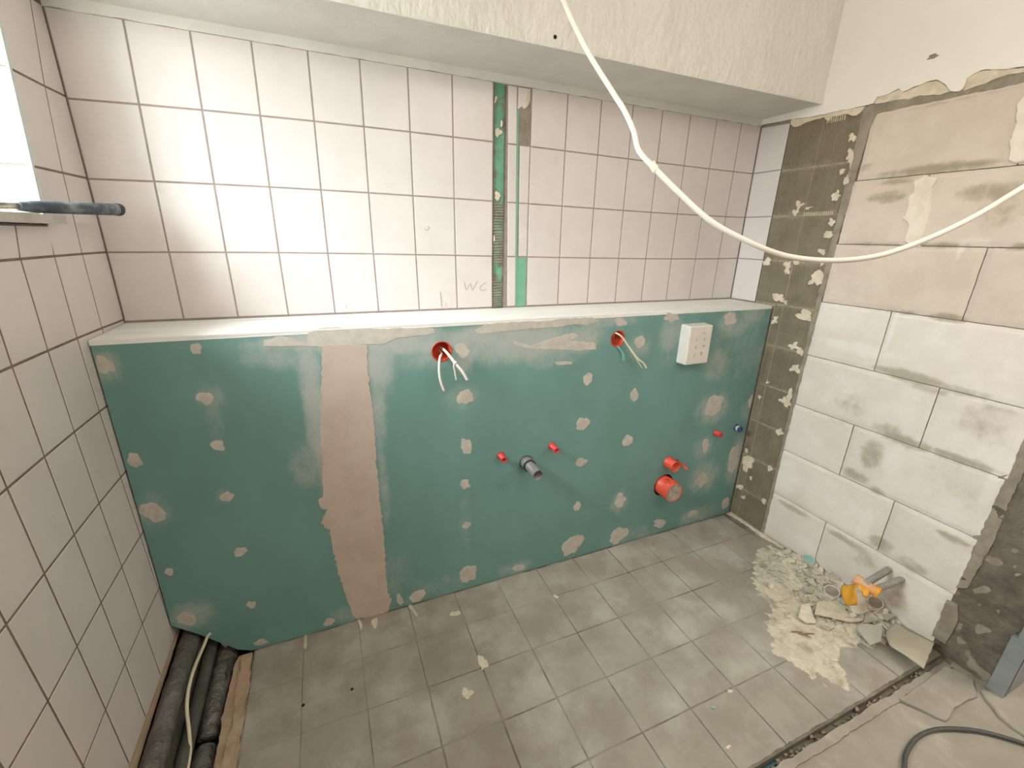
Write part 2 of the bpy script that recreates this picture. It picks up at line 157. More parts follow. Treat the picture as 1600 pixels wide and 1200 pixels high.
def mat(name, c1, c2=None, scale=6.0, rough=0.6, bump=0.0, bscale=60.0, metal=0.0, rnd=0.0, spec=0.5,
        c3=None, s3=2.0, t3=(0.5, 0.65), attr=None, ridge=None, stretch=None, detail=6, bdist=0.002):
    m = bpy.data.materials.new(name); m.use_nodes = True
    nt = m.node_tree; N = nt.nodes; L = nt.links
    p = N['Principled BSDF']
    p.inputs['Roughness'].default_value = rough; p.inputs['Metallic'].default_value = metal
    p.inputs['Specular IOR Level'].default_value = spec
    tc = N.new('ShaderNodeTexCoord')
    vec = tc.outputs['Object']
    if stretch:
        mp = N.new('ShaderNodeMapping'); mp.inputs['Scale'].default_value = stretch
        L.new(vec, mp.inputs['Vector']); vec = mp.outputs[0]
    def nz(s, d=detail):
        n = N.new('ShaderNodeTexNoise'); n.inputs['Scale'].default_value = s; n.inputs['Detail'].default_value = d
        n.inputs['Roughness'].default_value = 0.6
        L.new(vec, n.inputs['Vector']); return n.outputs['Fac']
    def ramp(f, a, b):
        r = N.new('ShaderNodeMapRange'); r.interpolation_type = 'SMOOTHSTEP'
        r.inputs['From Min'].default_value = a; r.inputs['From Max'].default_value = b
        L.new(f, r.inputs['Value']); return r.outputs[0]
    def mix(f, a, b):
        x = N.new('ShaderNodeMix'); x.data_type = 'RGBA'
        if isinstance(f, float): x.inputs[0].default_value = f
        else: L.new(f, x.inputs[0])
        for s, v in ((6, a), (7, b)):
            if isinstance(v, tuple): x.inputs[s].default_value = v
            else: L.new(v, x.inputs[s])
        return x.outputs[2]
    def mth(op, a, b):
        x = N.new('ShaderNodeMath'); x.operation = op
        for i, v in ((0, a), (1, b)):
            if isinstance(v, (int, float)): x.inputs[i].default_value = v
            else: L.new(v, x.inputs[i])
        return x.outputs[0]
    col = lin(c1)
    if c2: col = mix(ramp(nz(scale), 0.35, 0.65), lin(c1), lin(c2))
    if c3: col = mix(ramp(nz(s3), t3[0], t3[1]), col, lin(c3))
    if attr:
        for (an, ac, ns, soft) in attr:
            a = N.new('ShaderNodeAttribute'); a.attribute_name = an
            f = mth('ADD', a.outputs['Fac'], mth('MULTIPLY', mth('SUBTRACT', nz(ns), 0.5), 0.9))
            f = ramp(f, 0.5 - soft, 0.5 + soft)
            f = mth('MULTIPLY', f, mth('MINIMUM', mth('MULTIPLY', a.outputs['Fac'], 1.5), 0.72))
            col = mix(f, col, lin(ac))
    if rnd:
        oi = N.new('ShaderNodeObjectInfo')
        hsv = N.new('ShaderNodeHueSaturation')
        mr = N.new('ShaderNodeMapRange'); mr.inputs['To Min'].default_value = 1 - rnd; mr.inputs['To Max'].default_value = 1 + rnd
        L.new(oi.outputs['Random'], mr.inputs['Value']); L.new(mr.outputs[0], hsv.inputs['Value'])
        L.new(col if not isinstance(col, tuple) else mix(0.0, col, col), hsv.inputs['Color'])
        col = hsv.outputs[0]
    if isinstance(col, tuple): p.inputs['Base Color'].default_value = col
    else: L.new(col, p.inputs['Base Color'])
    if bump:
        b = N.new('ShaderNodeBump'); b.inputs['Strength'].default_value = bump; b.inputs['Distance'].default_value = bdist
        L.new(nz(bscale, 4), b.inputs['Height']); L.new(b.outputs[0], p.inputs['Normal'])
    return m

M = {}
M['tile'] = mat('white_glazed_tile', (217, 209, 205), (211, 203, 199), 5, 0.38, 0.06, 9, rnd=0.012, c3=(205, 196, 192), s3=14, t3=(0.6, 0.8), bdist=0.004)
M['grout'] = mat('wall_grout', (156, 142, 136), (144, 130, 124), 30, 0.9, 0.3, 120)
M['grout_left_shaded'] = mat('left_wall_grout_shaded', (128, 116, 102), (112, 100, 88), 30, 0.9, 0.3, 120)  # same grout as the back wall, darkened for this wall's shade
M['plaster_rough'] = mat('rough_white_plaster', (223, 220, 212), (217, 214, 205), 8, 0.9, 0.9, 70, stretch=(1, 1, 0.5), bdist=0.006)
M['plaster_soffit'] = mat('soffit_plaster', (222, 219, 213), (215, 212, 206), 8, 0.9, 0.5, 110, bdist=0.0018)
M['paint'] = mat('smooth_white_paint', (242, 236, 228), (238, 232, 222), 3, 0.8, 0.15, 60)
M['cream'] = mat('cream_broken_plaster', (226, 212, 190), (206, 192, 168), 25, 0.95, 0.8, 60, bdist=0.004)
M['mortar_grey'] = mat('grey_mortar', (158, 148, 132), (138, 128, 112), 20, 0.95, 0.8, 50, bdist=0.004)
M['adhesive'] = mat('notched_tile_adhesive', (138, 128, 108), (126, 116, 96), 14, 0.85, 0.4, 80, c3=(148, 138, 116), s3=9, t3=(0.6, 0.8), rnd=0.05)
M['adhesive_line'] = mat('adhesive_joint', (164, 155, 134), (146, 136, 114), 40, 0.9, 0.6, 60)
M['block'] = mat('aerated_concrete_block', (232, 224, 214), (222, 212, 201), 5, 0.9, 0.35, 120, rnd=0.03,
                 attr=[('smear', (160, 150, 128), 30, 0.30), ('white', (236, 230, 222), 18, 0.3)])
M['block_tan'] = mat('tan_block', (217, 202, 187), (207, 191, 175), 5, 0.9, 0.35, 120, rnd=0.03,
                 attr=[('smear', (150, 136, 110), 30, 0.30), ('white', (230, 220, 208), 18, 0.3)])  # same block in a warmer, darker tint, for the upper courses
M['patch_white'] = mat('white_plaster_patch', (236, 224, 208), (224, 210, 192), 20, 0.9, 0.5, 50)
M['masonry_dark'] = mat('old_dark_masonry', (120, 110, 98), (98, 88, 78), 12, 0.95, 1.0, 28, c3=(126, 118, 108), s3=26, t3=(0.45, 0.85), bdist=0.012)
M['board'] = mat('green_plasterboard', (112, 152, 146), (106, 145, 138), 4, 0.75, 0.05, 150,
                 attr=[('smear', (186, 186, 180), 26, 0.40)], stretch=(1, 1, 0.7))
M['filler'] = mat('joint_filler', (196, 181, 168), (188, 172, 158), 10, 0.85, 0.25, 90, c3=(184, 168, 154), s3=5, t3=(0.45, 0.75))
M['filler_spot'] = mat('filler_spot', (198, 191, 181), (184, 178, 168), 30, 0.85, 0.4, 90, rnd=0.03)
M['ledge'] = mat('ledge_skim', (240, 238, 234), (232, 232, 228), 6, 0.8, 0.15, 70, c3=(196, 214, 208), s3=4, t3=(0.55, 0.75), stretch=(0.6, 5, 1))
M['board_strip'] = mat('old_green_board', (112, 168, 140), (98, 150, 124), 20, 0.7, 0.3, 60, c3=(120, 118, 96), s3=22, t3=(0.52, 0.62))
M['board_clean'] = mat('clean_green_board', (122, 176, 148), (114, 168, 140), 20, 0.7, 0.1, 60)
M['floor_tile'] = mat('dusty_grey_floor_tile', (160, 154, 142), (146, 139, 127), 7, 0.75, 0.2, 60, rnd=0.025, c3=(178, 175, 165), s3=5, t3=(0.45, 0.75))
M['floor_grout'] = mat('floor_grout', (104, 96, 84), (122, 114, 102), 22, 0.95, 0.5, 60, c3=(152, 146, 134), s3=4.5, t3=(0.42, 0.6))
M['screed'] = mat('bare_screed', (160, 153, 140), (148, 141, 128), 5, 0.9, 0.5, 50, c3=(176, 170, 156), s3=8, t3=(0.55, 0.75))
M['screed_edge'] = mat('broken_screed_edge', (186, 166, 140), (166, 144, 120), 14, 0.95, 0.9, 30, c3=(196, 160, 138), s3=7, bdist=0.006)
M['render_dark'] = mat('bare_dark_render', (84, 74, 58), (66, 58, 46), 18, 0.95, 0.8, 40)
M['foil'] = mat('dusty_foil_wrap', (132, 130, 124), (106, 104, 98), 18, 0.5, 0.9, 34, metal=0.35, bdist=0.02)
M['foil_dark'] = mat('dark_grey_duct', (96, 94, 88), (80, 78, 72), 14, 0.6, 0.6, 24, metal=0.1, bdist=0.006)
M['cable_white'] = mat('white_cable', (228, 218, 206), None, 5, 0.45)
M['cable_cream'] = mat('cream_wire', (218, 208, 182), None, 5, 0.45)
M['cable_black'] = mat('dark_cable', (70, 70, 68), (84, 82, 76), 30, 0.5)
M['copper'] = mat('cable_core', (90, 60, 40), None, 5, 0.5)
M['red'] = mat('red_plastic', (222, 72, 70), (214, 62, 60), 20, 0.4)
M['orange'] = mat('orange_red_plastic', (232, 92, 66), (222, 80, 56), 20, 0.4)
M['socket'] = mat('wall_box_orange', (214, 82, 54), (198, 70, 46), 20, 0.45)
M['grey_pipe'] = mat('grey_drain_plastic', (128, 128, 130), (118, 118, 120), 20, 0.4)
M['rubber'] = mat('black_rubber', (40, 38, 38), None, 5, 0.6)
M['blue'] = mat('blue_plastic', (52, 74, 130), (46, 66, 118), 20, 0.4)
M['pale_plastic'] = mat('white_plastic', (222, 216, 208), (216, 210, 202), 20, 0.5)
M['print_grey'] = mat('grey_marking', (178, 172, 166), (192, 187, 180), 60, 0.7)
M['dark'] = mat('dark_cavity', (28, 24, 20), None, 5, 0.9)
M['pencil'] = mat('pencil_line', (160, 146, 142), None, 5, 0.8)
M['marble'] = mat('grey_stone_sill', (186, 180, 168), (166, 160, 150), 16, 0.5, 0.2, 60)
M['trim'] = mat('pale_tile_trim', (196, 208, 200), None, 5, 0.4)
M['grip'] = mat('worn_blue_grey_grip', (54, 60, 68), (72, 80, 88), 40, 0.55, 0.5, 80, c3=(136, 146, 148), s3=22, t3=(0.5, 0.75))
M['grip_end'] = mat('black_grip_end', (42, 42, 46), (60, 58, 60), 40, 0.6)
M['steel'] = mat('worn_steel', (176, 168, 158), (130, 122, 114), 40, 0.35, 0.2, 80, metal=0.8)
M['zinc'] = mat('grey_door_frame_steel', (154, 160, 160), (142, 148, 148), 12, 0.5, 0.1, 40, metal=0.2)
M['crumb'] = mat('dirty_crumbs', (150, 138, 118), (118, 106, 88), 30, 0.95)
M['hose'] = mat('dark_teal_hose', (44, 84, 84), (40, 74, 76), 20, 0.5)
M['rubble'] = mat('plaster_powder', (216, 208, 188), (200, 191, 170), 22, 0.97, 1.0, 60, c3=(164, 155, 136), s3=17, t3=(0.5, 0.68), bdist=0.012)
M['shard'] = mat('plaster_shard', (214, 206, 186), (198, 190, 170), 30, 0.9, 0.3, 60, rnd=0.08)
M['shard_grey'] = mat('grey_tile_shard', (186, 182, 168), (172, 168, 155), 12, 0.7, 0.2, 60, rnd=0.04)
M['paper'] = mat('torn_board_sheet', (186, 178, 158), (174, 166, 146), 10, 0.85, 0.2, 50)
M['teal'] = mat('pale_teal_plastic', (130, 176, 172), (140, 184, 180), 20, 0.5)
M['tape'] = mat('orange_yellow_tape', (236, 174, 60), (226, 160, 50), 20, 0.5)
M['tan'] = mat('tan_wrap', (212, 178, 146), (226, 150, 84), 14, 0.6, 0.3, 40)
M['conduit'] = mat('grey_conduit', (150, 146, 140), (164, 160, 154), 20, 0.5)
M['glass'] = mat('frosted_glass', (225, 235, 240), None, 5, 0.5)
M['white_frame'] = mat('white_window_frame', (235, 235, 232), None, 5, 0.4)
M['brown'] = mat('reddish_splinter', (150, 112, 92), (128, 96, 78), 30, 0.9)

def clear_glass():
    m = bpy.data.materials.new('window_glass'); m.use_nodes = True; nt = m.node_tree; nt.nodes.clear()
    o = nt.nodes.new('ShaderNodeOutputMaterial'); mx = nt.nodes.new('ShaderNodeMixShader'); mx.inputs[0].default_value = 0.08
    t = nt.nodes.new('ShaderNodeBsdfTransparent'); t.inputs[0].default_value = (0.92, 0.96, 0.95, 1)
    g = nt.nodes.new('ShaderNodeBsdfGlossy'); g.inputs['Roughness'].default_value = 0.05
    nt.links.new(t.outputs[0], mx.inputs[1]); nt.links.new(g.outputs[0], mx.inputs[2]); nt.links.new(mx.outputs[0], o.inputs[0])
    return m
M['glass'] = clear_glass()
# ------------------------------------------------------------------ helpers
def setp(o, label=None, cat=None, group=None, kind=None):
    if label: o['label'] = label
    if cat: o['category'] = cat
    if group: o['group'] = group
    if kind: o['kind'] = kind
    return o

def link(name, me, m=None, parent=None, smooth=False):
    if m is not None and not me.materials: me.materials.append(M[m] if isinstance(m, str) else m)
    if smooth:
        for p in me.polygons: p.use_smooth = True
    o = bpy.data.objects.new(name, me); COL.objects.link(o)
    if parent is not None:
        o.parent = parent
        r = parent
        while r is not None:
            if tuple(r.location) != (0, 0, 0):
                me.transform(Matrix.Translation(-r.location))
            r = r.parent
    return o

def empty(name, loc, label=None, cat=None, group=None, kind=None):
    o = bpy.data.objects.new(name, None); o.location = loc; o.empty_display_size = 0.05
    COL.objects.link(o)
    return setp(o, label, cat, group, kind)

def mesh(name, v, f, fixn=True):
    me = bpy.data.meshes.new(name); me.from_pydata([tuple(p) for p in v], [], f)
    if fixn:
        bm = bmesh.new(); bm.from_mesh(me); bmesh.ops.recalc_face_normals(bm, faces=bm.faces); bm.to_mesh(me); bm.free()
    me.update(); return me

def solid(name, m, parts, parent=None, smooth=False):
    """parts: list of (verts, faces) joined into one mesh"""
    V = []; F = []
    for v, f in parts:
        n = len(V); V += [tuple(p) for p in v]; F += [tuple(i + n for i in q) for q in f]
    return link(name, mesh(name, V, F), m, parent, smooth)

def boxg(x0, x1, y0, y1, z0, z1):
    v = [(x, y, z) for x in (x0, x1) for y in (y0, y1) for z in (z0, z1)]
    return v, [(0, 1, 3, 2), (4, 6, 7, 5), (0, 4, 5, 1), (2, 3, 7, 6), (0, 2, 6, 4), (1, 5, 7, 3)]

def p_back(a, b, t): return (a, -t, b)
def p_left(a, b, t): return (t, a, b)
def p_right(a, b, t): return (W - t, a, b)
def p_floor(a, b, t): return (a, b, t)
def p_board(a, b, t): return (a, PY - t, b)

def slabg(poly, pm, t0, t1, ch=0.0):
    """prism of a 2-D outline with an optional chamfer towards its front"""
    n = len(poly); cx = sum(p[0] for p in poly) / n; cy = sum(p[1] for p in poly) / n
    V = [pm(a, b, t0) for a, b in poly]
    rings = [(t1, 0.0)] if ch <= 0 else [(t1 - min(ch, (t1 - t0) * 0.7), 0.0), (t1, ch)]
    for t, ins in rings:
        for a, b in poly:
            da, db = cx - a, cy - b; d = math.hypot(da, db) or 1
            k = min(ins / d, 0.4)
            # move along both axes so that quads keep even margins
            V.append(pm(a + (math.copysign(min(ins, abs(da) * .4), da) if n == 4 else da * k),
                        b + (math.copysign(min(ins, abs(db) * .4), db) if n == 4 else db * k), t))
    F = [tuple(range(n))]
    for r in range(len(rings)):
        for i in range(n):
            j = (i + 1) % n
            F.append((r * n + i, r * n + j, (r + 1) * n + j, (r + 1) * n + i))
    F.append(tuple(len(rings) * n + i for i in range(n)))
    return V, F

def inset4(q, g):
    cx = sum(p[0] for p in q) / 4; cy = sum(p[1] for p in q) / 4
    return [(a + math.copysign(g, cx - a), b + math.copysign(g, cy - b)) for a, b in q]

def ragged(poly, step=0.01, amp=0.003, seed=0, fr=60):
    out = []; n = len(poly)
    for i in range(n):
        a = Vector(poly[i]); b = Vector(poly[(i + 1) % n]); L = (b - a).length
        k = max(1, int(L / step)); nrm = Vector((b.y - a.y, a.x - b.x)); nrm = nrm / (nrm.length or 1)
        for j in range(k):
            p = a.lerp(b, j / k)
            w = noise.noise(Vector((p.x * fr, p.y * fr, seed))) * amp + noise.noise(Vector((p.x * fr * 3, p.y * fr * 3, seed + 5))) * amp * .5
            out.append((p.x + nrm.x * w, p.y + nrm.y * w))
    return out

def raggedline(l, step, amp, seed, fr=60):
    r = ragged(l, step, amp, seed, fr)
    k = sum(max(1, int((Vector(l[i + 1]) - Vector(l[i])).length / step)) for i in range(len(l) - 1))
    return r[:k + 1]

def blobpoly(cx, cy, rx, ry, seed, n=22, rag=0.32):
    ang0 = random.Random(seed).uniform(-.5, .5); out = []
    for i in range(n):
        a = 2 * math.pi * i / n
        r = 1 + rag * noise.noise(Vector((math.cos(a) * 1.1 + seed * 1.37 + .31, math.sin(a) * 1.1 - seed * .73 + .47, seed * 3.71))) * 1.6 + rag * .5 * noise.noise(Vector((math.cos(a) * 4 + seed * .37, math.sin(a) * 4 + .6, seed * 1.73)))
        x, y = math.cos(a) * rx * r, math.sin(a) * ry * r
        out.append((cx + x * math.cos(ang0 * .5) - y * math.sin(ang0 * .5), cy + x * math.sin(ang0 * .5) + y * math.cos(ang0 * .5)))
    return out

def smoothpts(P, k=6):
    P = [Vector(p) for p in P]; out = []
    for i in range(len(P) - 1):
        a = P[max(i - 1, 0)]; b = P[i]; c = P[i + 1]; d = P[min(i + 2, len(P) - 1)]
        for j in range(k):
            t = j / k
            out.append(0.5 * ((2 * b) + (c - a) * t + (2 * a - 5 * b + 4 * c - d) * t * t + (3 * b - a - 3 * c + d) * t ** 3))
    out.append(P[-1]); return out

def tubeg(P, r, res=10, k=6, rf=None, cap=True, squash=1.0):
    P = smoothpts(P, k) if k > 1 else [Vector(p) for p in P]
    n = len(P); V = []; F = []
    t = (P[1] - P[0]).normalized(); u = t.orthogonal().normalized()
    for i in range(n):
        t2 = (P[min(i + 1, n - 1)] - P[max(i - 1, 0)]).normalized()
        u = (u - t2 * u.dot(t2)).normalized(); w = t2.cross(u)
        rr = r if rf is None else rf(i / (n - 1)) * r
        for j in range(res):
            a = 2 * math.pi * j / res
            V.append(P[i] + u * math.cos(a) * rr + w * math.sin(a) * rr * squash)
    for i in range(n - 1):
        for j in range(res):
            F.append((i * res + j, i * res + (j + 1) % res, (i + 1) * res + (j + 1) % res, (i + 1) * res + j))
    if cap: F.append(tuple(range(res))); F.append(tuple((n - 1) * res + j for j in range(res)))
    return V, F

def latheg(prof, c, axis=(0, -1, 0), res=28):
    ax = Vector(axis).normalized(); u = ax.orthogonal().normalized(); w = ax.cross(u); c = Vector(c); V = []; F = []
    n = len(prof)
    for r, t in prof:
        for j in range(res):
            a = 2 * math.pi * j / res
            V.append(c + ax * t + (u * math.cos(a) + w * math.sin(a)) * max(r, 1e-5))
    for i in range(n - 1):
        for j in range(res):
            F.append((i * res + j, i * res + (j + 1) % res, (i + 1) * res + (j + 1) % res, (i + 1) * res + j))
    return V, F

def blobfield(a, b, blobs):
    s = 0.0
    for x, y, rx, ry, k in blobs:
        dx = (a - x) / rx; dy = (b - y) / ry; d = dx * dx + dy * dy
        if d < 6: s = max(s, k * math.exp(-(d * 0.55) ** 1.6))
    return s

def set_attr(me, name, vals):
    at = me.attributes.new(name, 'FLOAT', 'POINT')
    at.data.foreach_set('value', vals)

# ------------------------------------------------------------------ wall grids (joint positions, metres)
CB = [[0.01442, 1.93902], [0.14581, 0.00712], [-0.00591, -0.18989], [0.00043, -0.00073], [0.00134, -0.00201], [-5e-05, -0.00148], [-6e-05, 8e-05], [-7e-05, 0.00014], [-1e-05, 2e-05], [0.00019, 5e-05]]
CL = [[0.08429, 1.95026], [-0.14291, -0.00545], [-0.05317, -0.19879], [0.00427, 0.00078], [-0.00378, 0.0022], [0.00987, 0.00096], [0.0009, -0.00048], [-0.00021, 7e-05], [-0.00065, 9e-05], [-0.00042, -0.00018]]
def grid(co, i, r):
    b = (1, i, r, i * i, i * r, r * r, i * i * r, i * r * r, i ** 3, r ** 3)
    return sum(x * c[0] for x, c in zip(b, co)), sum(x * c[1] for x, c in zip(b, co))
def gb(c, r):
    x, z = grid(CB, c, r)
    if c == 0: x = 0.001
    if c == 17: x = W + 0.0008
    return x, z
def gl(i, r):
    y, z = grid(CL, min(i, 6), r)
    y -= .131 * max(0, i - 6)
    if i == 0: y = 0.0005
    return y, z

def tile(name, q, pm, m, parent, t0=-0.006, t1=0.0, g=0.0021, ch=0.0012):
    return solid(name, m, [slabg(inset4(q, g), pm, t0, t1, ch)], parent)

# ------------------------------------------------------------------ structure: back wall
wb = setp(solid('wall_back', 'render_dark', [boxg(-0.25, W + 0.25, 0.014, 0.14, -0.15, CEIL)]), kind='structure')
xs0, xs1 = 1.2045, 1.2545
solid('grout', 'grout', [boxg(0, xs0, 0.0009, 0.0135, 1.1, 1.953), boxg(xs1, W, 0.0009, 0.0135, 1.1, 1.953)], wb)
ROWS = [0, 1, 2, 3, 4]
for r in range(4):
    for c in range(17):
        q = [gb(c, r), gb(c + 1, r), gb(c + 1, r + 1), gb(c, r + 1)]
        if r == 0:
            q[0] = (q[0][0], 1.949); q[1] = (q[1][0], 1.949)
        if r == 3:
            q[2] = (q[2][0], 1.1535); q[3] = (q[3][0], 1.1535)
        if c == 7: q[1] = (min(q[1][0], xs0), q[1][1]); q[2] = (min(q[2][0], xs0 + .003), q[2][1])
        if c != 8: tile('tile', q, p_back, 'tile', wb)
# column with the cut-out: narrow cut tiles beside the exposed strip
g9 = [gb(9, r) for r in range(5)]
zr = [1.946] + [gb(8.5, r)[1] for r in (1, 2, 3)] + [1.1535]
for r in range(4):
    x0a, x0b = 1.2575 + 0.0032 * r, 1.2575 + 0.0032 * (r + 1)
    x1a, x1b = 1.2965 + 0.0035 * r, 1.2965 + 0.0035 * (r + 1)
    tile('cut_tile', [(x0a, zr[r]), (x1a, zr[r]), (x1b, zr[r + 1]), (x0b, zr[r + 1])], p_back, 'tile', wb)
    if r in (1, 2):
        tile('cut_tile', [(x1a + .009, zr[r]), (g9[r][0], zr[r]), (g9[r + 1][0], zr[r + 1]), (x1b + .009, zr[r + 1])], p_back, 'tile', wb)
tile('cut_tile', [(1.2975, 1.946), (g9[0][0] - .004, 1.946), (g9[0][0] - .004, 1.905), (1.2975, 1.872)], p_back, 'tile', wb)
solid('tile_adhesive', 'mortar_grey', [slabg(ragged([(1.304, 1.872), (1.326, 1.884), (g9[0][0] - .004, 1.90), (g9[1][0] - .004, zr[1] + .005), (1.306, zr[1] + .012)], .012, .003, 3), p_back, -.004, -.0004)] +
      [slabg([(1.306, 1.765 + k * .009), (g9[1][0] - .006, 1.765 + k * .009), (g9[1][0] - .006, 1.769 + k * .009), (1.306, 1.769 + k * .009)], p_back, -.001, .0008) for k in range(12)], wb)
solid('broken_plaster', 'cream', [slabg(ragged([(1.322, 1.875), (1.334, 1.882), (1.346, 1.905), (1.347, 1.932), (1.336, 1.936), (1.332, 1.912), (1.318, 1.888)], .008, .003, 9), p_back, -.002, .003, .002)], wb)
solid('green_board', 'board_clean', [slabg([(1.307, zr[3] - .006), (g9[3][0] - .004, zr[3] - .002), (g9[4][0] - .006, 1.1535), (1.3115, 1.1535)], p_back, -.006, -.0004)], wb)
solid('green_board_edge', 'board_clean', [slabg([(1.2975, 1.868), (1.3035, 1.872), (1.3145, 1.156), (1.3085, 1.156)], p_back, -.004, .0012)], wb)
# exposed strip left of the narrow tiles
solid('exposed_board', 'board_strip', [boxg(xs0 - .001, xs1 + .001, 0.007, 0.0135, 1.15, 1.951)], wb)
stripad = []
rr = random.Random(4)
for z0, z1 in ((1.153, 1.255), (1.33, 1.545)):
    z = z0
    while z < z1:
        stripad.append(slabg(ragged([(xs0 + .004, z), (xs1 - .006, z + .001), (xs1 - .006, z + .0055), (xs0 + .004, z + .0055)], .012, .0025, z * 50), p_back, -.008, -.003))
        z += rr.uniform(.0085, .012)
solid('adhesive_ridges', 'mortar_grey', stripad, wb)
solid('strip_edge_mortar', 'masonry_dark', [slabg(ragged([(xs0 + .0005, 1.155), (xs0 + .006, 1.155), (xs0 + .004, 1.945), (xs0 + .0005, 1.945)], .012, .002, 2), p_back, -.012, -.002),
      slabg(ragged([(xs1 - .007, 1.155), (xs1 + .004, 1.155), (xs1 + .003, 1.94), (xs1 - .004, 1.94)], .012, .002, 6), p_back, -.012, -.001)], wb)
for k, (x, z, rx, rz) in enumerate([(1.224, 1.79, .012, .014), (1.226, 1.575, .013, .014), (1.214, 1.895, .005, .012), (1.212, 1.42, .004, .012), (1.238, 1.82, .004, .01)]):
    solid('plaster_chip', 'cream' if k < 2 else 'patch_white', [slabg(blobpoly(x, z, rx, rz, k + 30, 14, .5), p_back, -.007, -.002, .002)], wb)
# pencil marks and handwriting on the tiles
for k, l in enumerate(DATA['wc']):
    P = [(x, -0.0006, z) for x, z in l]
    solid('pencil_mark', 'pencil', [tubeg(P, 0.0008 if k != 2 else .0012, 5, 4 if k in (0, 1, 5) else 1)], wb)

# beam under the ceiling along the back wall
bm_ = setp(solid('ceiling_beam', 'plaster_soffit', [boxg(-.02, W, -0.279, 0.013, 1.9745, CEIL)]), kind='structure')
def nz3(x, y, z): return noise.noise(Vector((x, y, z)))
# its lumpy face and underside are denser meshes laid on the core
def sheet(name, pm, a0, a1, b0, b1, na, nb, amp, fr, m, parent, base=0.001):
    V = []; F = []
    for j in range(nb + 1):
        for i in range(na + 1):
            a = a0 + (a1 - a0) * i / na; b = b0 + (b1 - b0) * j / nb
            edge = 0 if (i in (0, na) or j in (0, nb)) else 1
            V.append(pm(a, b, base + edge * amp * (0.5 + nz3(a * fr, b * fr * .6, 1.3) * .7 + nz3(a * fr * 2.7, b * fr * 1.8, 4.1) * .4)))
    for j in range(nb):
        for i in range(na):
            F.append((j * (na + 1) + i, j * (na + 1) + i + 1, (j + 1) * (na + 1) + i + 1, (j + 1) * (na + 1) + i))
    return link(name, mesh(name, V, F, False), m, parent, True)
sheet('beam_face_plaster', lambda a, b, t: (a, -0.279 - t, b), 0.0, W, 1.9745, 2.45, 560, 100, 0.0034, 46, 'plaster_rough', bm_, .0005)
solid('plaster_edge', 'plaster_soffit', [slabg([(0.0, 1.9755), (0.0, 1.947)] + [(x / 150 * W, 1.9475 + .003 * nz3(x * .37, 0, 0)) for x in range(1, 150)] + [(W, 1.947), (W, 1.9755)], p_back, -.012, .0035)], wb)
hx, hy, hz = DATA['hole'][0]
dh = solid('drill_hole', 'dark', [latheg([(0.0, .0034), (.0055, .0034), (.0055, -.002)], (hx, -0.279, hz), res=14)], bm_)
solid('filler_scrape', 'plaster_soffit', [slabg(blobpoly(hx - .002, hz + .045, .007, .03, 3, 18, .3), lambda a, b, t: (a, -0.279 - t, b), 0, .0036, .003)], bm_)

# ------------------------------------------------------------------ left wall with window opening
WY0, WY1, WZ0, WZ1 = -0.178, -1.07, 1.449, 2.15
def edge_y(z): return -0.262 + (z - 1.55) * 0.13
wl = setp(solid('wall_left', 'plaster_soffit', [
    boxg(-.37, -0.008, ROOM_Y - .1, 0.14, -.15, WZ0 - .02),
    boxg(-.37, -0.008, WY0, 0.14, WZ0 - .02, CEIL), boxg(-.37, -0.008, ROOM_Y - .1, WY1, WZ0 - .02, CEIL),
    boxg(-.37, -0.008, WY1, WY0, WZ1, CEIL)]), kind='structure')
solid('bare_render', 'render_dark', [boxg(-.0078, -.0074, -1.75, 0.0, -.15, .20)], wl)
solid('grout', 'grout_left_shaded', [boxg(-.0078, -.0008, -1.53, -.0005, .146, 1.428), slabg([(-.0005, 1.428), (edge_y(1.428) + .004, 1.428), (edge_y(1.97) + .004, 1.97), (-.0005, 1.97)], p_left, -.0078, -.0008)], wl)
for r in range(0, 9):
    for i in range(0, 12):
        q = [gl(i, r), gl(i + 1, r), gl(i + 1, r + 1), gl(i, r + 1)]
        if r == 8: q[2] = (q[2][0], max(q[2][1], .138)); q[3] = (q[3][0], max(q[3][1], .138))
        if min(q[0][1], q[3][1]) > WZ0 - .02 and i >= 2: continue
        if r <= 2 and i == 1:                       # tiles that end at the window opening
            q[1] = (edge_y(q[1][1]), q[1][1])
            if r < 2: q[2] = (edge_y(q[2][1]), q[2][1])
        if r == 2 and i >= 2:
            q[0] = (q[0][0], 1.428); q[1] = (q[1][0], 1.428)
        if r >= 5 and i == 0: continue              # hidden inside the boxing
        if q[0][1] > 1.95: pass
        tile('tile', q, p_left, 'tile', wl, t0=-.0065, g=.0024)
for i in range(0, 2):                               # course above, beside the window
    if i == 0: continue
    a, b = gl(i, 0), gl(i + 1, 0)
    tile('tile', [(-.285, 2.145), (-.19, 2.145), (-.19, 1.952), (-.245, 1.952)][::-1], p_left, 'tile', wl, t0=-.0065)
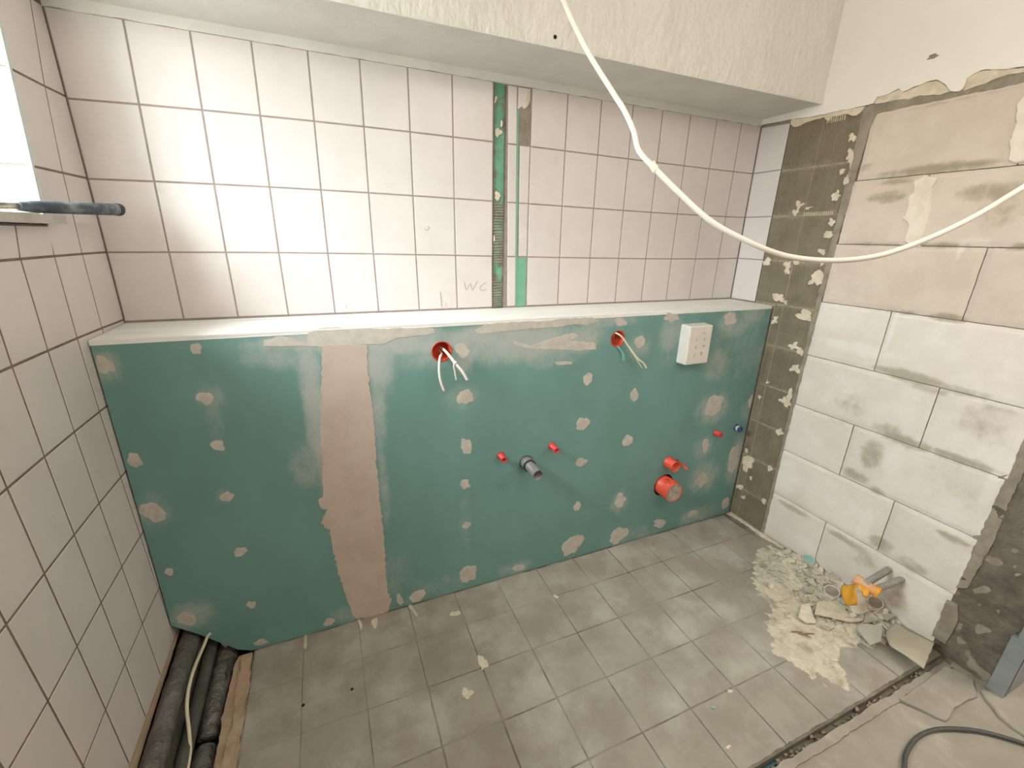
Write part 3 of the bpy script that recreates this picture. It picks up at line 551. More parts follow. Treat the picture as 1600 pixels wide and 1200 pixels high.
# tiled reveal of the window on its far side (faces the camera)
solid('reveal_mortar', 'mortar_grey', [slabg([(-.176, 1.44), (edge_y(1.44) + .007, 1.44), (edge_y(2.15) + .007, 2.15), (-.176, 2.15)], p_left, -.37, -.008)], wl)
def p_rev(a, b, t): return (a, edge_y(b) + .006 - t, b)
for z0, z1 in ((1.452, 1.555), (1.555, 1.752), (1.752, 1.95), (1.95, 2.148)):
    for x0, x1 in ((-.006, -.15), (-.15, -.30)):
        tile('reveal_tile', [(x0, z0), (x1, z0), (x1, z1), (x0, z1)], p_rev, 'tile', wl, t0=-.001, t1=.006 - .0, g=.0026)
solid('edge_trim', 'trim', [(lambda z0, z1: ([(-.003, edge_y(z0) - .001, z0), (.0015, edge_y(z0) - .001, z0), (.0015, edge_y(z0) - .011, z0), (-.003, edge_y(z0) - .013, z0),
      (-.003, edge_y(z1) - .001, z1), (.0015, edge_y(z1) - .001, z1), (.0015, edge_y(z1) - .011, z1), (-.003, edge_y(z1) - .013, z1)],
      [(0, 1, 2, 3), (4, 5, 6, 7), (0, 1, 5, 4), (1, 2, 6, 5), (2, 3, 7, 6), (3, 0, 4, 7)]))(1.449, 2.2)], wl)
# broken strip under the tiles
solid('wall_foot_strip', 'screed_edge', [slabg(ragged([(-.20, .136), (-1.2, .125), (-1.2, .10), (-.7, .098), (-.45, .118), (-.2, .128)], .02, .004, 4), p_left, -.007, .004)], wl)
# window
wn = setp(solid('window_1', 'white_frame', [boxg(-.36, -.33, WY1, WY1 + .05, WZ0, WZ1), boxg(-.36, -.33, WY0 - .09, WY0, WZ0, WZ1),
     boxg(-.36, -.33, WY1 + .05, WY0 - .05, WZ0, WZ0 + .05), boxg(-.36, -.33, WY1 + .05, WY0 - .05, WZ1 - .05, WZ1)]), kind='structure')
solid('pane', 'glass', [boxg(-.35, -.344, WY1 + .048, WY0 - .048, WZ0 + .048, WZ1 - .048)], wn)
sill = [(-.33, WY1), (-.33, -.272), (-.0, -.272), (.0, -.262), (.031, -.262), (.031, WY1 - .03), (.0, WY1 - .03), (.0, WY1)]
solid('window_sill', 'marble', [slabg(sill, p_floor, 1.4315, 1.4505, .0015)], wn)

# ------------------------------------------------------------------ right wall
wr = setp(solid('wall_right', 'mortar_grey', [boxg(W + .011, W + .12, -1.366, 0.14, -.15, CEIL),
     boxg(W + .011, W + .12, -2.255, -1.366, 2.075, CEIL), boxg(W + .011, W + .12, ROOM_Y - .1, -2.255, -.15, CEIL)]), kind='structure')
# glazed tiles still in place in the corner
solid('grout', 'grout', [slabg([(0, 1.15), (-.146, 1.15), (-.146, 1.945), (0, 1.95)], p_right, -.011, -.0018)], wr)
zt = [gb(17, r)[1] for r in range(4)]
zt = [1.943, zt[1], zt[2], zt[3], 1.1535]
for r in range(4):
    tile('tile', [(-.003, zt[r]), (-.147, zt[r] - (.008 if r == 0 else 0)), (-.147, zt[r + 1]), (-.003, zt[r + 1])], p_right, 'tile', wr)
# beds of notched adhesive left behind by removed tiles
solid('adhesive_base', 'adhesive_line', [slabg([(-.1475, 0), (-.447, 0), (-.447, 1.925), (-.1475, 1.942)], p_right, -.011, -.0062)], wr)
zc = [1.936, 1.742, 1.549, 1.353, 1.157, .961, .763, .566, .368, .172, .005]
for k in range(10):
    for c, (ya, yb) in enumerate(((-.149, -.296), (-.298, -.443))):
        if k >= 4 and c == 0: ya = -.256
        z1, z0 = zc[k] - .0035, zc[k + 1] + .0035
        V, F = slabg(ragged([(ya - .0005, z1), (yb + .0025, z1 - (.006 if k == 0 else 0)), (yb + .0025, z0), (ya - .0005, z0)], .02, .0012, k * 3 + c), p_right, -.008, -.0052)
        parts = [(V, F)]
        n = max(2, int(abs(ya - yb) / .0085)); horiz = (k + c) % 4 == 3
        rg = random.Random(k * 7 + c)
        if not horiz:
            for j in range(n):
                y = ya + (yb - ya) * (j + .5) / n
                a0 = z0 + rg.uniform(.002, .02); a1 = z1 - rg.uniform(.002, .015)
                lean = rg.uniform(-.001, .001)
                parts.append(slabg([(y - .0016, a0), (y + .0016, a0), (y + .0016 + lean, a1), (y - .0016 + lean, a1)], p_right, -.0052, -.0026, .0011))
        else:
            nn = int((z1 - z0) / .0085)
            for j in range(nn):
                z = z0 + (z1 - z0) * (j + .5) / nn
                parts.append(slabg([(ya - .003, z - .0016), (yb + .006, z - .0016 + .003), (yb + .006, z + .0016 + .003), (ya - .003, z + .0016)], p_right, -.0052, -.0026, .0011))
        solid('adhesive_bed', 'adhesive', parts, wr)
for k, (y, z, ry, rz) in enumerate(DATA['flake']):
    y = min(y, -.15)
    if z < 1.15: y = min(y, -.256 - ry)
    parts = [slabg(blobpoly(y, z, ry * .95, rz * .95, k + 60, 34, .62), p_right, -.0068 - k * .00005, -.0008 + k * .00007, .0006)]
    solid('plaster_flake', 'cream', parts, wr)
# comb marks across one joint
solid('plaster_comb', 'cream', [slabg([(-.30 - j * .0085, 1.546), (-.3035 - j * .0085, 1.546), (-.3035 - j * .0085, 1.562), (-.30 - j * .0085, 1.562)], p_right, -.006, -.001, .001) for j in range(15)] +
      [slabg([(-.31 - j * .0085, 1.90), (-.313 - j * .0085, 1.90), (-.313 - j * .0085, 1.925), (-.31 - j * .0085, 1.925)], p_right, -.006, -.001, .001) for j in range(9)], wr)
# mortar seam between adhesive and blocks
solid('mortar_seam', 'mortar_grey', [slabg(ragged([(-.446, .0), (-.464, .0), (-.458, .45), (-.462, 1.0), (-.470, 1.5), (-.486, 1.85), (-.50, 1.905), (-.455, 1.93), (-.446, 1.7), (-.443, 1.0)], .02, .004, 1), p_right, -.011, -.0004)], wr)
# blocks of aerated concrete
CH = [1.9052, 1.6690, 1.4329, 1.1967, .9605, .7243, .4881, .2520, 0.004]
JY = [-.935, -.72, -.9345, -.7283, -.9387, -.7153, -.9233, -.7178]
def blockobj(ya, yb, zb, zt_, left_slant=0):
    g = .0016; ya -= g; yb += g; zb += g; zt_ -= g
    na = max(4, int(abs(ya - yb) / .016)); nb = 14; V = []; F = []
    rg = random.Random(int(abs(ya * 977 + zb * 331)))
    tilt = rg.uniform(0, .0012); off = rg.uniform(-.001, .0012)
    sm = []; wh = []
    for j in range(nb + 1):
        for i in range(na + 1):
            a = ya + (yb - ya) * i / na; b = zb + (zt_ - zb) * j / nb
            e = 1.0 if (0 < i < na and 0 < j < nb) else 0.0
            w = nz3(a * 40, b * 40, 2.2) * .0012
            V.append(p_right(a + (0 if e else .0012 * nz3(a * 70, b * 70, 1)), b + (0 if e else .0012 * nz3(a * 70, b * 70, 7)), off + w + (0 if e else -.003)))
            sm.append(blobfield(a, b, DATA['bsm'])); wh.append(blobfield(a, b, DATA['bwh']))
    for j in range(nb):
        for i in range(na):
            F.append((j * (na + 1) + i, j * (na + 1) + i + 1, (j + 1) * (na + 1) + i + 1, (j + 1) * (na + 1) + i))
    # closed sides and back
    ring = [i for i in range(na + 1)] + [j * (na + 1) + na for j in range(1, nb + 1)] + [nb * (na + 1) + i for i in range(na - 1, -1, -1)] + [j * (na + 1) for j in range(nb - 1, 0, -1)]
    n0 = len(V)
    for i in ring:
        V.append((W + .0105, V[i][1], V[i][2])); sm.append(0); wh.append(0)
    for i in range(len(ring)):
        j = (i + 1) % len(ring); F.append((ring[i], ring[j], n0 + j, n0 + i))
    F.append(tuple(range(n0, n0 + len(ring))))
    me = mesh('block', V, F)
    set_attr(me, 'smear', sm); set_attr(me, 'white', wh)
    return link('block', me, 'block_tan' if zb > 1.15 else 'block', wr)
LE = [-.484, -.472, -.466, -.459, -.457, -.453, -.446, -.448]
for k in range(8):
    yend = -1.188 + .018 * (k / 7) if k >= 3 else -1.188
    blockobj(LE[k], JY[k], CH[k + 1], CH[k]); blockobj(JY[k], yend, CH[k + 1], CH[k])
# white painted plaster above
solid('painted_plaster', 'paint', [slabg([(0, CEIL), (0, 1.966)] + raggedline(DATA['ptop'], .012, .003, 8) + [(-1.37, 1.93), (-1.37, 2.07), (ROOM_Y, 2.07), (ROOM_Y, CEIL)], p_right, -.011, .006)], wr)
for k, l in enumerate(DATA['cream']):
    solid('broken_plaster_edge', 'cream', [slabg(ragged(l, .01, .003, k), p_right, -.01, .003, .003)], wr)
solid('mortar_course', 'mortar_grey', [slabg(ragged([(-.45, 1.93), (-.50, 1.932), (-.60, 1.937), (-.72, 1.918), (-.80, 1.922), (-.95, 1.94), (-1.19, 1.945), (-1.19, 1.900), (-.9, 1.896), (-.7, 1.897), (-.50, 1.897), (-.478, 1.88), (-.475, 1.70), (-.45, 1.72)], .015, .004, 3), p_right, -.011, -.0012)], wr)
solid('scuff_mark', 'mortar_grey', [slabg(blobpoly(-.632, 2.035, .014, .006, 5, 16, .5), p_right, .005, .0066, .0005)], wr)
for k, l in enumerate(DATA['wstrip']):
    solid('white_plaster_patch', 'patch_white', [slabg(ragged(l, .01, .004, k + 4, 90), p_right, -.005, .0045, .004)], wr)
# old dark masonry between blocks and door frame
def masonry():
    V = []; F = []; na, nb = 16, 150
    for j in range(nb + 1):
        z = 2.06 * j / nb
        for i in range(na + 1):
            y = (-1.160 if z < .25 else -1.170) + .004 * nz3(z * 30, 1, 1) + (-1.335 + 1.162) * i / na
            t = -.008 + .010 * (nz3(y * 17, z * 17, 3) * .8 + nz3(y * 45, z * 45, 8) * .5)
            if i == na: t = -.004
            V.append(p_right(y, z, min(t, .006)))
    for j in range(nb):
        for i in range(na):
            F.append((j * (na + 1) + i, j * (na + 1) + i + 1, (j + 1) * (na + 1) + i + 1, (j + 1) * (na + 1) + i))
    me = mesh('masonry', V, F, False)
    return link('old_masonry', me, 'masonry_dark', wr, True)
masonry()
solid('mortar_smear', 'mortar_grey', [slabg(ragged([(-1.155, .27), (-1.192, .30), (-1.205, .50), (-1.20, .66), (-1.205, .80), (-1.20, .95), (-1.155, .95), (-1.155, .5)], .015, .004, 2), p_right, -.01, -.0032),
      slabg(ragged([(-1.155, .05), (-1.20, .05), (-1.205, .16), (-1.19, .22), (-1.155, .22)], .012, .004, 5), p_right, -.01, -.0012)], wr)
# door frame
dr = setp(solid('door_1', 'zinc', [boxg(W - .004, W + .13, -1.372, -1.357, 0, 2.06), boxg(W - .012, W + .004, -1.372, -1.330, 0.0, .235), boxg(W - .012, W + .004, -1.372, -1.343, .235, 2.06),
      boxg(W - .012, W + .13, -2.25, -2.235, 0, 2.06), boxg(W - .012, W + .004, -2.285, -2.235, 0.0, 2.06), boxg(W - .012, W + .13, -2.285, -1.33, 2.06, 2.10)]), kind='structure')
# rest of the room
setp(solid('wall_front', 'paint', [boxg(-.3, W + .12, ROOM_Y - .1, ROOM_Y, -.15, CEIL)]), kind='structure')
setp(solid('ceiling', 'paint', [boxg(-.3, 4.2, ROOM_Y - .1, .14, CEIL, CEIL + .1)]), kind='structure')
hw = setp(solid('wall_hallway', 'paint', [boxg(4.1, 4.2, -3.4, 0.14, -.15, CEIL), boxg(W + .12, 4.2, .14, .24, -.15, CEIL), boxg(W + .12, 4.2, ROOM_Y - .2, ROOM_Y - .1, -.15, CEIL)]), kind='structure')

# ------------------------------------------------------------------ floor
fl = setp(solid('floor', 'floor_grout', [boxg(.212, 2.66, -1.2, .14, -.15, -.0018), boxg(.212, 4.2, ROOM_Y - .1, -1.232, -.15, -.012),
     boxg(2.66, 4.2, -1.232, .14, -.15, -.003), boxg(-.3, .212, ROOM_Y - .1, -1.0, -.15, -.012), boxg(-.3, .212, -1.0, .14, -.17, -.12), boxg(.212, 2.66, -1.232, -1.2, -.15, -.024)]), kind='structure')
FP = .1919
fsm = [(x, y, rx, ry, 1) for x, y, rx, ry in []]
for c in range(-1, 11):
    for r in range(-1, 4):
        x0 = .5667 + FP * (c - 1); x1 = x0 + FP; y1 = -.6191 + FP * (2 - r) - FP; y0 = y1 - FP
        y1 = min(y1, PY - .003); x0 = max(x0, .216); x1 = min(x1, W - .006)
        if y1 - y0 < .02 or x1 - x0 < .01: continue
        y0 = max(y0, -1.199)
        if y1 - y0 < .02: continue
        g = .0024
        if c <= 0: g = .0008                            # joints filled with dust on the left
        elif r <= 0 and c < 5: g = .0012
        rg = random.Random(c * 31 + r)
        h = rg.uniform(-.0006, .0006)
        q = [(x0, y0), (x1, y0), (x1, y1), (x0, y1)]
        if r == 3 or y0 < -1.19:
            poly = ragged([(x0 + g, y0 + g), (x1 - g, y0 + g)], .012, .004, c) ; poly = [p for p in poly if p[1] < y0 + .02][:16] + [(x1 - g, y1 - g), (x0 + g, y1 - g)]
            solid('floor_tile', 'floor_tile', [slabg(poly, p_floor, -.008, h)], fl)
        else:
            tile('floor_tile', q, p_floor, 'floor_tile', fl, t0=-.008, t1=h, g=g, ch=.001)
for k, (x, y, rx, ry) in enumerate(DATA['fl_patch']):
    solid('plaster_splash', 'shard', [slabg(blobpoly(x, y, rx, ry, k + 90, 14, .6), p_floor, 0, .0014, .001)], fl)
for x, y in DATA['dots']:
    solid('screw_hole', 'dark', [latheg([(0, .0016), (.0045, .0016), (.0052, 0)], (x, y, 0), (0, 0, 1), 10)], fl)
# bare screed beyond the broken joint
sheet('bare_screed', p_floor, .22, 4.1, ROOM_Y, -1.232, 200, 70, .004, 9, 'screed', fl, -.011)
solid('screed_lip', 'screed', [slabg(ragged([(.22, -1.243), (.22, -1.219), (2.53, -1.219), (2.53, -1.243)], .02, .006, 3, 30), p_floor, -.03, -.0035, .003)], fl)
solid('floor_remnant', 'floor_tile', [slabg(ragged([(2.20, -1.242), (2.50, -1.232), (2.525, -1.30), (2.46, -1.335), (2.36, -1.325), (2.26, -1.34)], .02, .004, 3), p_floor, -.012, .0015, .002)], fl)
solid('threshold_concrete', 'screed', [slabg(ragged([(2.50, -1.33), (2.545, -1.352), (3.3, -1.352), (3.3, -2.3), (2.60, -2.3), (2.42, -1.60), (2.44, -1.40)], .03, .008, 6, 20), p_floor, -.012, .003, .004)], fl)
# crumbs lying in the broken joint (uncountable)
cr = []; rg = random.Random(21)
for k in range(170):
    x = rg.uniform(.5, 2.45); y = rg.uniform(-1.222, -1.203); s = rg.uniform(.002, .008)
    poly = blobpoly(x, y, s, s * rg.uniform(.5, 1), k, 6, .5)
    z = rg.uniform(-.024, -.012)
    cr.append(slabg(poly, p_floor, z, z + s, s * .3))
setp(solid('joint_crumbs', 'crumb', cr, fl), kind='stuff')
# broken screed edge beside the trough
eo, ei = DATA['edge']
outer = [(.209, -.257)] + [(.213, y) for y in (-.37, -.48, -.56, -.66, -.8, -1.0)]
inner = [(.155, -1.0), (.155, -.8), (.153, -.63), (.151, -.55), (.150, -.46), (.155, -.37), (.156, -.29), (.166, -.257)]
solid('screed_edge', 'screed_edge', [slabg(ragged(outer + inner, .014, .006, 11, 45), p_floor, -.12, .001, .006)], fl)
solid('screed_edge_upper', 'screed_edge', [slabg(ragged([(.176, -.262), (.207, -.262), (.208, -.42), (.204, -.6), (.206, -.8), (.180, -.8), (.176, -.6), (.184, -.5), (.176, -.4)], .012, .006, 17, 60), p_floor, 0, .007, .004)], fl)

# ------------------------------------------------------------------ plasterboard boxing in front of the back wall
box = empty('plasterboard_boxing', (1.27, -.12, 0), 'low green plasterboard boxing with filled joints and white ledge along the tiled back wall', 'partition')
S1 = DATA['socket1']; S2 = DATA['socket2']
HOLES = [(S1[0], S1[1], .0355), (S2[0], S2[1], .034), (1.2655, .5575, .030), (1.1522, .6075, .0165), (1.3805, .6101, .0165), (2.3119, .5239, .0165), (2.4511, .5306, .0185), (2.0295, .412, .030), (2.0235, .2854, .060), (2.083, .407, .009)]
XL, XR = .004, 2.5285
outline = [(XL, .197), (.0676, .135), (.1658, .023), (.205, .002), (XR, .002), (XR, LZ - .003), (XL, LZ - .003)]
def inside(x, z):
    if x < .206 and z < .197 - (x - .004) * .97 + .004: return False
    return True
def board():
    pts = []; edges = []
    def loop(l):
        n0 = len(pts); pts.extend(l)
        for i in range(len(l)): edges.append((n0 + i, n0 + (i + 1) % len(l)))
    oo = []
    for i in range(len(outline)):
        a = Vector(outline[i]); b = Vector(outline[(i + 1) % len(outline)]); k = max(1, int((b - a).length / .012))
        oo += [tuple(a.lerp(b, j / k)) for j in range(k)]
    loop(oo)
    for x, z, r in HOLES: loop([(x + r * math.cos(2 * math.pi * i / 24), z + r * math.sin(2 * math.pi * i / 24)) for i in range(24)])
    s = .012; z = .012
    while z < LZ - .008:
        x = .012
        while x < XR - .006:
            if inside(x - .01, z - .006) and all(math.hypot(x - a, z - b) > r + .004 for a, b, r in HOLES): pts.append((x, z))
            x += s
        z += s
    v, e, f, _, _, _ = delaunay_2d_cdt([Vector(p) for p in pts], edges, [], 1, 1e-6)
    F = []
    for t in f:
        cx = sum(v[i].x for i in t) / len(t); cz = sum(v[i].y for i in t) / len(t)
        if any(math.hypot(cx - a, cz - b) < r * .995 for a, b, r in HOLES): continue
        F.append(tuple(t))
    bm = bmesh.new(); vs_ = [bm.verts.new((p.x, PY, p.y)) for p in v]
    for t in F:
        try: bm.faces.new([vs_[i] for i in t])
        except ValueError: pass
    for q in [q for q in bm.verts if not q.link_faces]: bm.verts.remove(q)
    bnd = [e_ for e_ in bm.edges if e_.is_boundary]
    ex = bmesh.ops.extrude_edge_only(bm, edges=bnd)
    for g in ex['geom']:
        if isinstance(g, bmesh.types.BMVert): g.co.y += .0125
    bmesh.ops.recalc_face_normals(bm, faces=bm.faces)
    me = bpy.data.meshes.new('front_board'); bm.to_mesh(me); bm.free()
    # front faces must look towards the room
    if sum(p.normal.y for p in me.polygons if abs(p.center.y - PY) < 1e-4) > 0: me.flip_normals()
    set_attr(me, 'smear', [blobfield(q.co.x, q.co.z, DATA['psmear']) for q in me.vertices])
    return link('front_board', me, 'board', box)
board()
solid('joint_compound_band', 'filler', [slabg(ragged(DATA['band'], .006, .006, 5, 80), p_board, 0, .0012, .0009)], box)
for k, l in enumerate(DATA['tops']):
    solid('joint_compound', 'filler_spot', [slabg(ragged(l, .01, .004, k + 2, 50), p_board, 0, .0009, .0008)], box)
for k, (x, z, rx, rz) in enumerate(DATA['patch']):
    x = max(x, rx + .004); z = max(z, rz * .8 + .012)
    solid('filler_spot', 'filler_spot', [slabg([(min(max(a, XL + .002), XR - .001), max(b, .004)) if a > .25 else (max(a, XL + .002), b) for a, b in blobpoly(x, z, rx * .92, rz * .92, k + 1, 26, .34)], p_board, 0, .0009, .0008)], box)
# ledge board with its skim
solid('ledge_board', 'ledge', [slabg([(.002, -.0015), (W - .0035, -.0015), (W - .0035, -.20), (XR, PY - .0004), (.002, PY - .0004)], p_floor, LZ - .014, LZ, .0015)], box)
solid('edge_bead', 'ledge', [slabg(ragged([(.004, LZ - .001), (W - .013, LZ - .001), (W - .013, LZ - .005), (.004, LZ - .006)], .03, .0015, 3), p_board, 0, .0014, .001)], box)
solid('side_profile', 'dark', [boxg(XR + .001, W - .008, PY + .003, PY + .012, .002, LZ - .015)], box)
for bb in ((.004, .05, PY + .014, PY + .03, .21), (.62, .67, PY + .014, PY + .06, .02), (XR - .05, XR, PY + .014, PY + .03, .02)):
    solid('stud', 'foil_dark', [boxg(*bb, LZ - .03)], box)

# ------------------------------------------------------------------ pipes and boxes in the boxing
def open_pipe(name, x, z, r, L, m, wall=.0022, label='', cat='pipe', group=None, collar=None, back=.05):
    root = empty(name, (x, PY, z), label, cat, group)
    c = (x, PY, z)
    solid('pipe', m, [latheg([(r, -back), (r, L), (r - wall, L), (r - wall, L - .1 if L > .1 else -back), (0, L - .1 if L > .1 else -back)], c)], root, True)
    if collar:
        cr_, t0, t1 = collar
        solid('collar', m, [latheg([(r, t0 - .0), (cr_, t0), (cr_, t1), (r, t1)], c)], root, True)
    return root
gp = open_pipe('drain_pipe', 1.2655, .5575, .0215, .112, 'grey_pipe', label='grey plastic drain pipe stub with sleeve sticking out of the green board', collar=(.0265, -.02, .03))
solid('rubber_seal', 'rubber', [latheg([(.0215, .03), (.0262, .03), (.0262, .038), (.0215, .038)], (1.2655, PY, .5575))], gp, True)
solid('rubber_seal', 'rubber', [latheg([(.026, -.004), (.0296, -.004), (.0296, .002), (.026, .002)], (1.2655, PY, .5575))], gp, True)
open_pipe('water_pipe', 1.1522, .6075, .0115, .04, 'red', label='small red pipe stub just left of the grey drain pipe', collar=(.0145, -.004, .004))
open_pipe('water_pipe', 1.3805, .6101, .0118, .045, 'red', label='small red pipe stub just right of and above the grey drain pipe', collar=(.0148, -.004, .004))
open_pipe('water_pipe', 2.3119, .5239, .0125, .034, 'red', label='small red pipe stub beside the blue one near the wall corner', collar=(.015, -.004, .004))
bl = open_pipe('water_pipe', 2.4511, .5306, .0135, .03, 'blue', label='short blue pipe stub next to the right end of the boxing', collar=(.0165, -.004, .003))
solid('pale_band', 'pale_plastic', [latheg([(.0136, .008), (.0143, .008), (.0143, .018), (.0136, .018)], (2.4511, PY, .5306))], bl, True)
vo = open_pipe('valve_sleeve', 2.0295, .412, .0265, .052, 'orange', label='orange red sleeve stub above the large mortar filled sleeve', cat='pipe', collar=(.0288, -.004, .002))
sp = empty('side_sleeve', (2.083, PY, .407), 'thin orange rod sticking out right of the upper orange sleeve', 'rod')
solid('rod', 'orange', [tubeg([(2.083, PY + .03, .407), (2.083, PY - .035, .405), (2.083, PY - .075, .400)], .0055, 10, 3)], sp, True)
solid('rod_collar', 'dark', [latheg([(.0055, -.001), (.0088, -.001), (.0088, .003), (.0055, .003)], (2.083, PY, .407), res=14)], sp, True)
bs = empty('mortar_filled_sleeve', (2.0235, PY, .2854), 'large round orange sleeve filled with grey mortar low on the green board', 'valve box')
cB = (2.0235, PY, .2854)
solid('sleeve', 'orange', [latheg([(.049, -.06), (.049, .074), (.0465, .074), (.0465, .060)], cB, res=40)], bs, True)
def mortardisc():
    V = [Vector((cB[0], cB[1] - .072, cB[2]))]; F = []; R = 7; n = 32
    for i in range(1, R + 1):
        for j in range(n):
            a = 2 * math.pi * j / n; r = .0466 * i / R
            V.append(Vector((cB[0] + r * math.cos(a), cB[1] - .0705 - (.0025 * nz3(r * 90 * math.cos(a), r * 90 * math.sin(a), 2) if i < R else 0), cB[2] + r * math.sin(a))))
    for j in range(n): F.append((0, 1 + j, 1 + (j + 1) % n))
    for i in range(R - 1):
        for j in range(n): F.append((1 + i * n + j, 1 + i * n + (j + 1) % n, 1 + (i + 1) * n + (j + 1) % n, 1 + (i + 1) * n + j))
    return link('mortar_fill', mesh('mortar_fill', V, F), 'mortar_light', bs, True)
M['mortar_light'] = mat('pale_mortar', (188, 180, 166), (152, 144, 132), 60, 0.95, 0.8, 90)
mortardisc()
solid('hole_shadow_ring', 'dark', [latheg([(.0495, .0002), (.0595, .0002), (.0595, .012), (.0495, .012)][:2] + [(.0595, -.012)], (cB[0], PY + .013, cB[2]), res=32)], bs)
solid('lug', 'orange', [tubeg([(2.011, PY - .03, .333), (1.994, PY - .045, .342), (1.972, PY - .064, .352)], .0062, 10, 3)], bs, True)

def wall_box(x, z, r, label):
    root = empty('wall_box', (x, PY, z), label, 'wall box')
    solid('cup', 'socket', [latheg([(r + .0005, .001), (r + .0012, .0016), (r - .0015, .0016), (r - .003, 0), (r - .003, -.055), (0, -.055)], (x, PY, z), res=36)], root, True)
    for a in (0.3, 3.4):
        solid('screw_dome', 'socket', [tubeg([(x + (r - .004) * math.cos(a), PY + .03, z + (r - .004) * math.sin(a)), (x + (r - .004) * math.cos(a), PY + .003, z + (r - .004) * math.sin(a))], .0035, 8, 1)], root)
    return root
wall_box(S1[0], S1[1], .0348, 'round orange wall box with two white cables, left of centre under the ledge')
wall_box(S2[0], S2[1], .0332, 'round orange wall box with thin cream wires beside the white square cover')
def cable(name, P, r, m, label, cat='cable', group=None, core=True, k=6):
    root = setp(solid(name, m, [tubeg(P, r, 10, k)], None, True), label, cat, group)
    if core:
        a = Vector(P[-1]); d = (Vector(P[-1]) - Vector(P[-2])).normalized()
        solid('cable_core', 'copper', [tubeg([a, a + d * .003], r * .55, 8, 1)], root, True)
    return root
c2 = cable('cable', DATA['c2'], .0048, 'cable_white', 'thick white cable bending right out of the left wall box')
ct = solid('cable_tie', 'pale_plastic', [tubeg(DATA['c3'], .0028, 8, 5)], c2, True)
p_ = Vector(DATA['c3'][0])
solid('tie_knot', 'pale_plastic', [latheg([(0, -.004), (.0065, -.004), (.0075, 0), (.0065, .004), (0, .004)], p_, (0.6, 0, -.7), 12)], ct, True)
cable('cable', DATA['c1'], .0042, 'cable_white', 'white cable hanging straight down out of the left wall box')
cable('cable', DATA['c4'], .0036, 'cable_cream', 'cream wire bending down right out of the right wall box', core=False)
cable('cable', DATA['c7'], .0022, 'cable_cream', 'thin cream wire running along under the longer wire right of the right wall box', core=False)
cable('cable', DATA['c5'], .0016, 'teal', 'left one of two fine pale wires hanging down from the right wall box', group='fine pale wires from the right wall box', core=False)
cable('cable', DATA['c6'], .0016, 'teal', 'right one of two fine pale wires hanging down from the right wall box', group='fine pale wires from the right wall box', core=False)

# white square cover box
cv = empty('cover_box', (2.04, PY, 1.0), 'white square plastic cover box on the green board right of the wall boxes', 'box')
def frustum(x0, x1, z0, z1, d, ins, m, name, r=.006):
    def rr(x0, x1, z0, z1, r, n=5):
        o = []
        for cx, cz, a0 in ((x1 - r, z0 + r, -90), (x1 - r, z1 - r, 0), (x0 + r, z1 - r, 90), (x0 + r, z0 + r, 180)):
            for i in range(n): a = math.radians(a0 + 90 * i / (n - 1)); o.append((cx + r * math.cos(a), cz + r * math.sin(a)))
        return o
    A = rr(x0, x1, z0, z1, r); B = rr(x0 + ins, x1 - ins, z0 + ins, z1 - ins, r); Bi = rr(x0 + ins + .004, x1 - ins - .004, z0 + ins + .004, z1 - ins - .004, r)
    V = [(a, PY, b) for a, b in A] + [(a, PY - d + .003, b) for a, b in B] + [(a, PY - d, b) for a, b in Bi]; n = len(A)
    F = [tuple(range(n)), tuple(2 * n + i for i in range(n))]
    for k in (0, 1):
        for i in range(n): F.append((k * n + i, k * n + (i + 1) % n, (k + 1) * n + (i + 1) % n, (k + 1) * n + i))
    return solid(name, m, [(V, F)], cv)
BX0, BX1, BZ0, BZ1 = 1.986, 2.118, .916, 1.090
frustum(BX0, BX1, BZ0, BZ1, .052, .002, 'pale_plastic', 'cover')
def p_cov(a, b, t): return (a, PY - .052 - t, b)
marks = [(2.064, 1.056, .012, .003), (2.033, 1.028, .006, .005), (2.077, 1.028, .006, .005), (2.034, .995, .006, .009), (2.078, .998, .010, .005), (2.034, .958, .003, .012), (2.07, .965, .008, .01)]
for k, (x, z, rx, rz) in enumerate(marks):
    solid('embossed_mark', 'print_grey', [slabg(blobpoly(x, z, rx, rz, k + 9, 12, .35), p_cov, -.0002, .0006)], cv)
solid('recess_panel', 'pale_plastic', [slabg([(2.012, .94), (2.096, .94), (2.096, 1.075), (2.012, 1.075)], p_cov, -.0005, .0002, .0002)], cv)

# ------------------------------------------------------------------ hammer on the sill
hm = empty('hammer', (0.03, -.30, 1.4505), 'hammer with worn blue grey rubber grip lying on the window sill', 'hammer')
h0 = Vector((-.035, -.395, 1.4635)); h1 = Vector((.098, -.145, 1.4715))
hd = (h1 - h0).normalized()
def pt(s): return h0 + (h1 - h0) * s
solid('grip', 'grip', [tubeg([pt(.18), pt(.3), pt(.5), pt(.75), pt(.985)], .0165, 16, 6, rf=lambda t: .60 + .22 * min(1, t * 4) + .13 * t + (.05 if t > .96 else 0), squash=.85)], hm, True)
solid('grip_end', 'grip_end', [tubeg([pt(.975), pt(1.0), pt(1.02)], .0168, 16, 3, rf=lambda t: 1.0 if t < .8 else .93, squash=.85)], hm, True)
solid('shaft', 'steel', [tubeg([h0 - hd * .06, pt(0.0), pt(.19)], .0085, 12, 2, squash=.8)], hm, True)
hc = h0 - hd * .09
pv = Vector((hd.y, -hd.x, 0)).normalized()
solid('head', 'steel', [tubeg([hc - pv * .075, hc - pv * .03, hc, hc + pv * .035, hc + pv * .05], .014, 8, 2, rf=lambda t: .45 + .75 * t if t < .5 else .95)], hm)

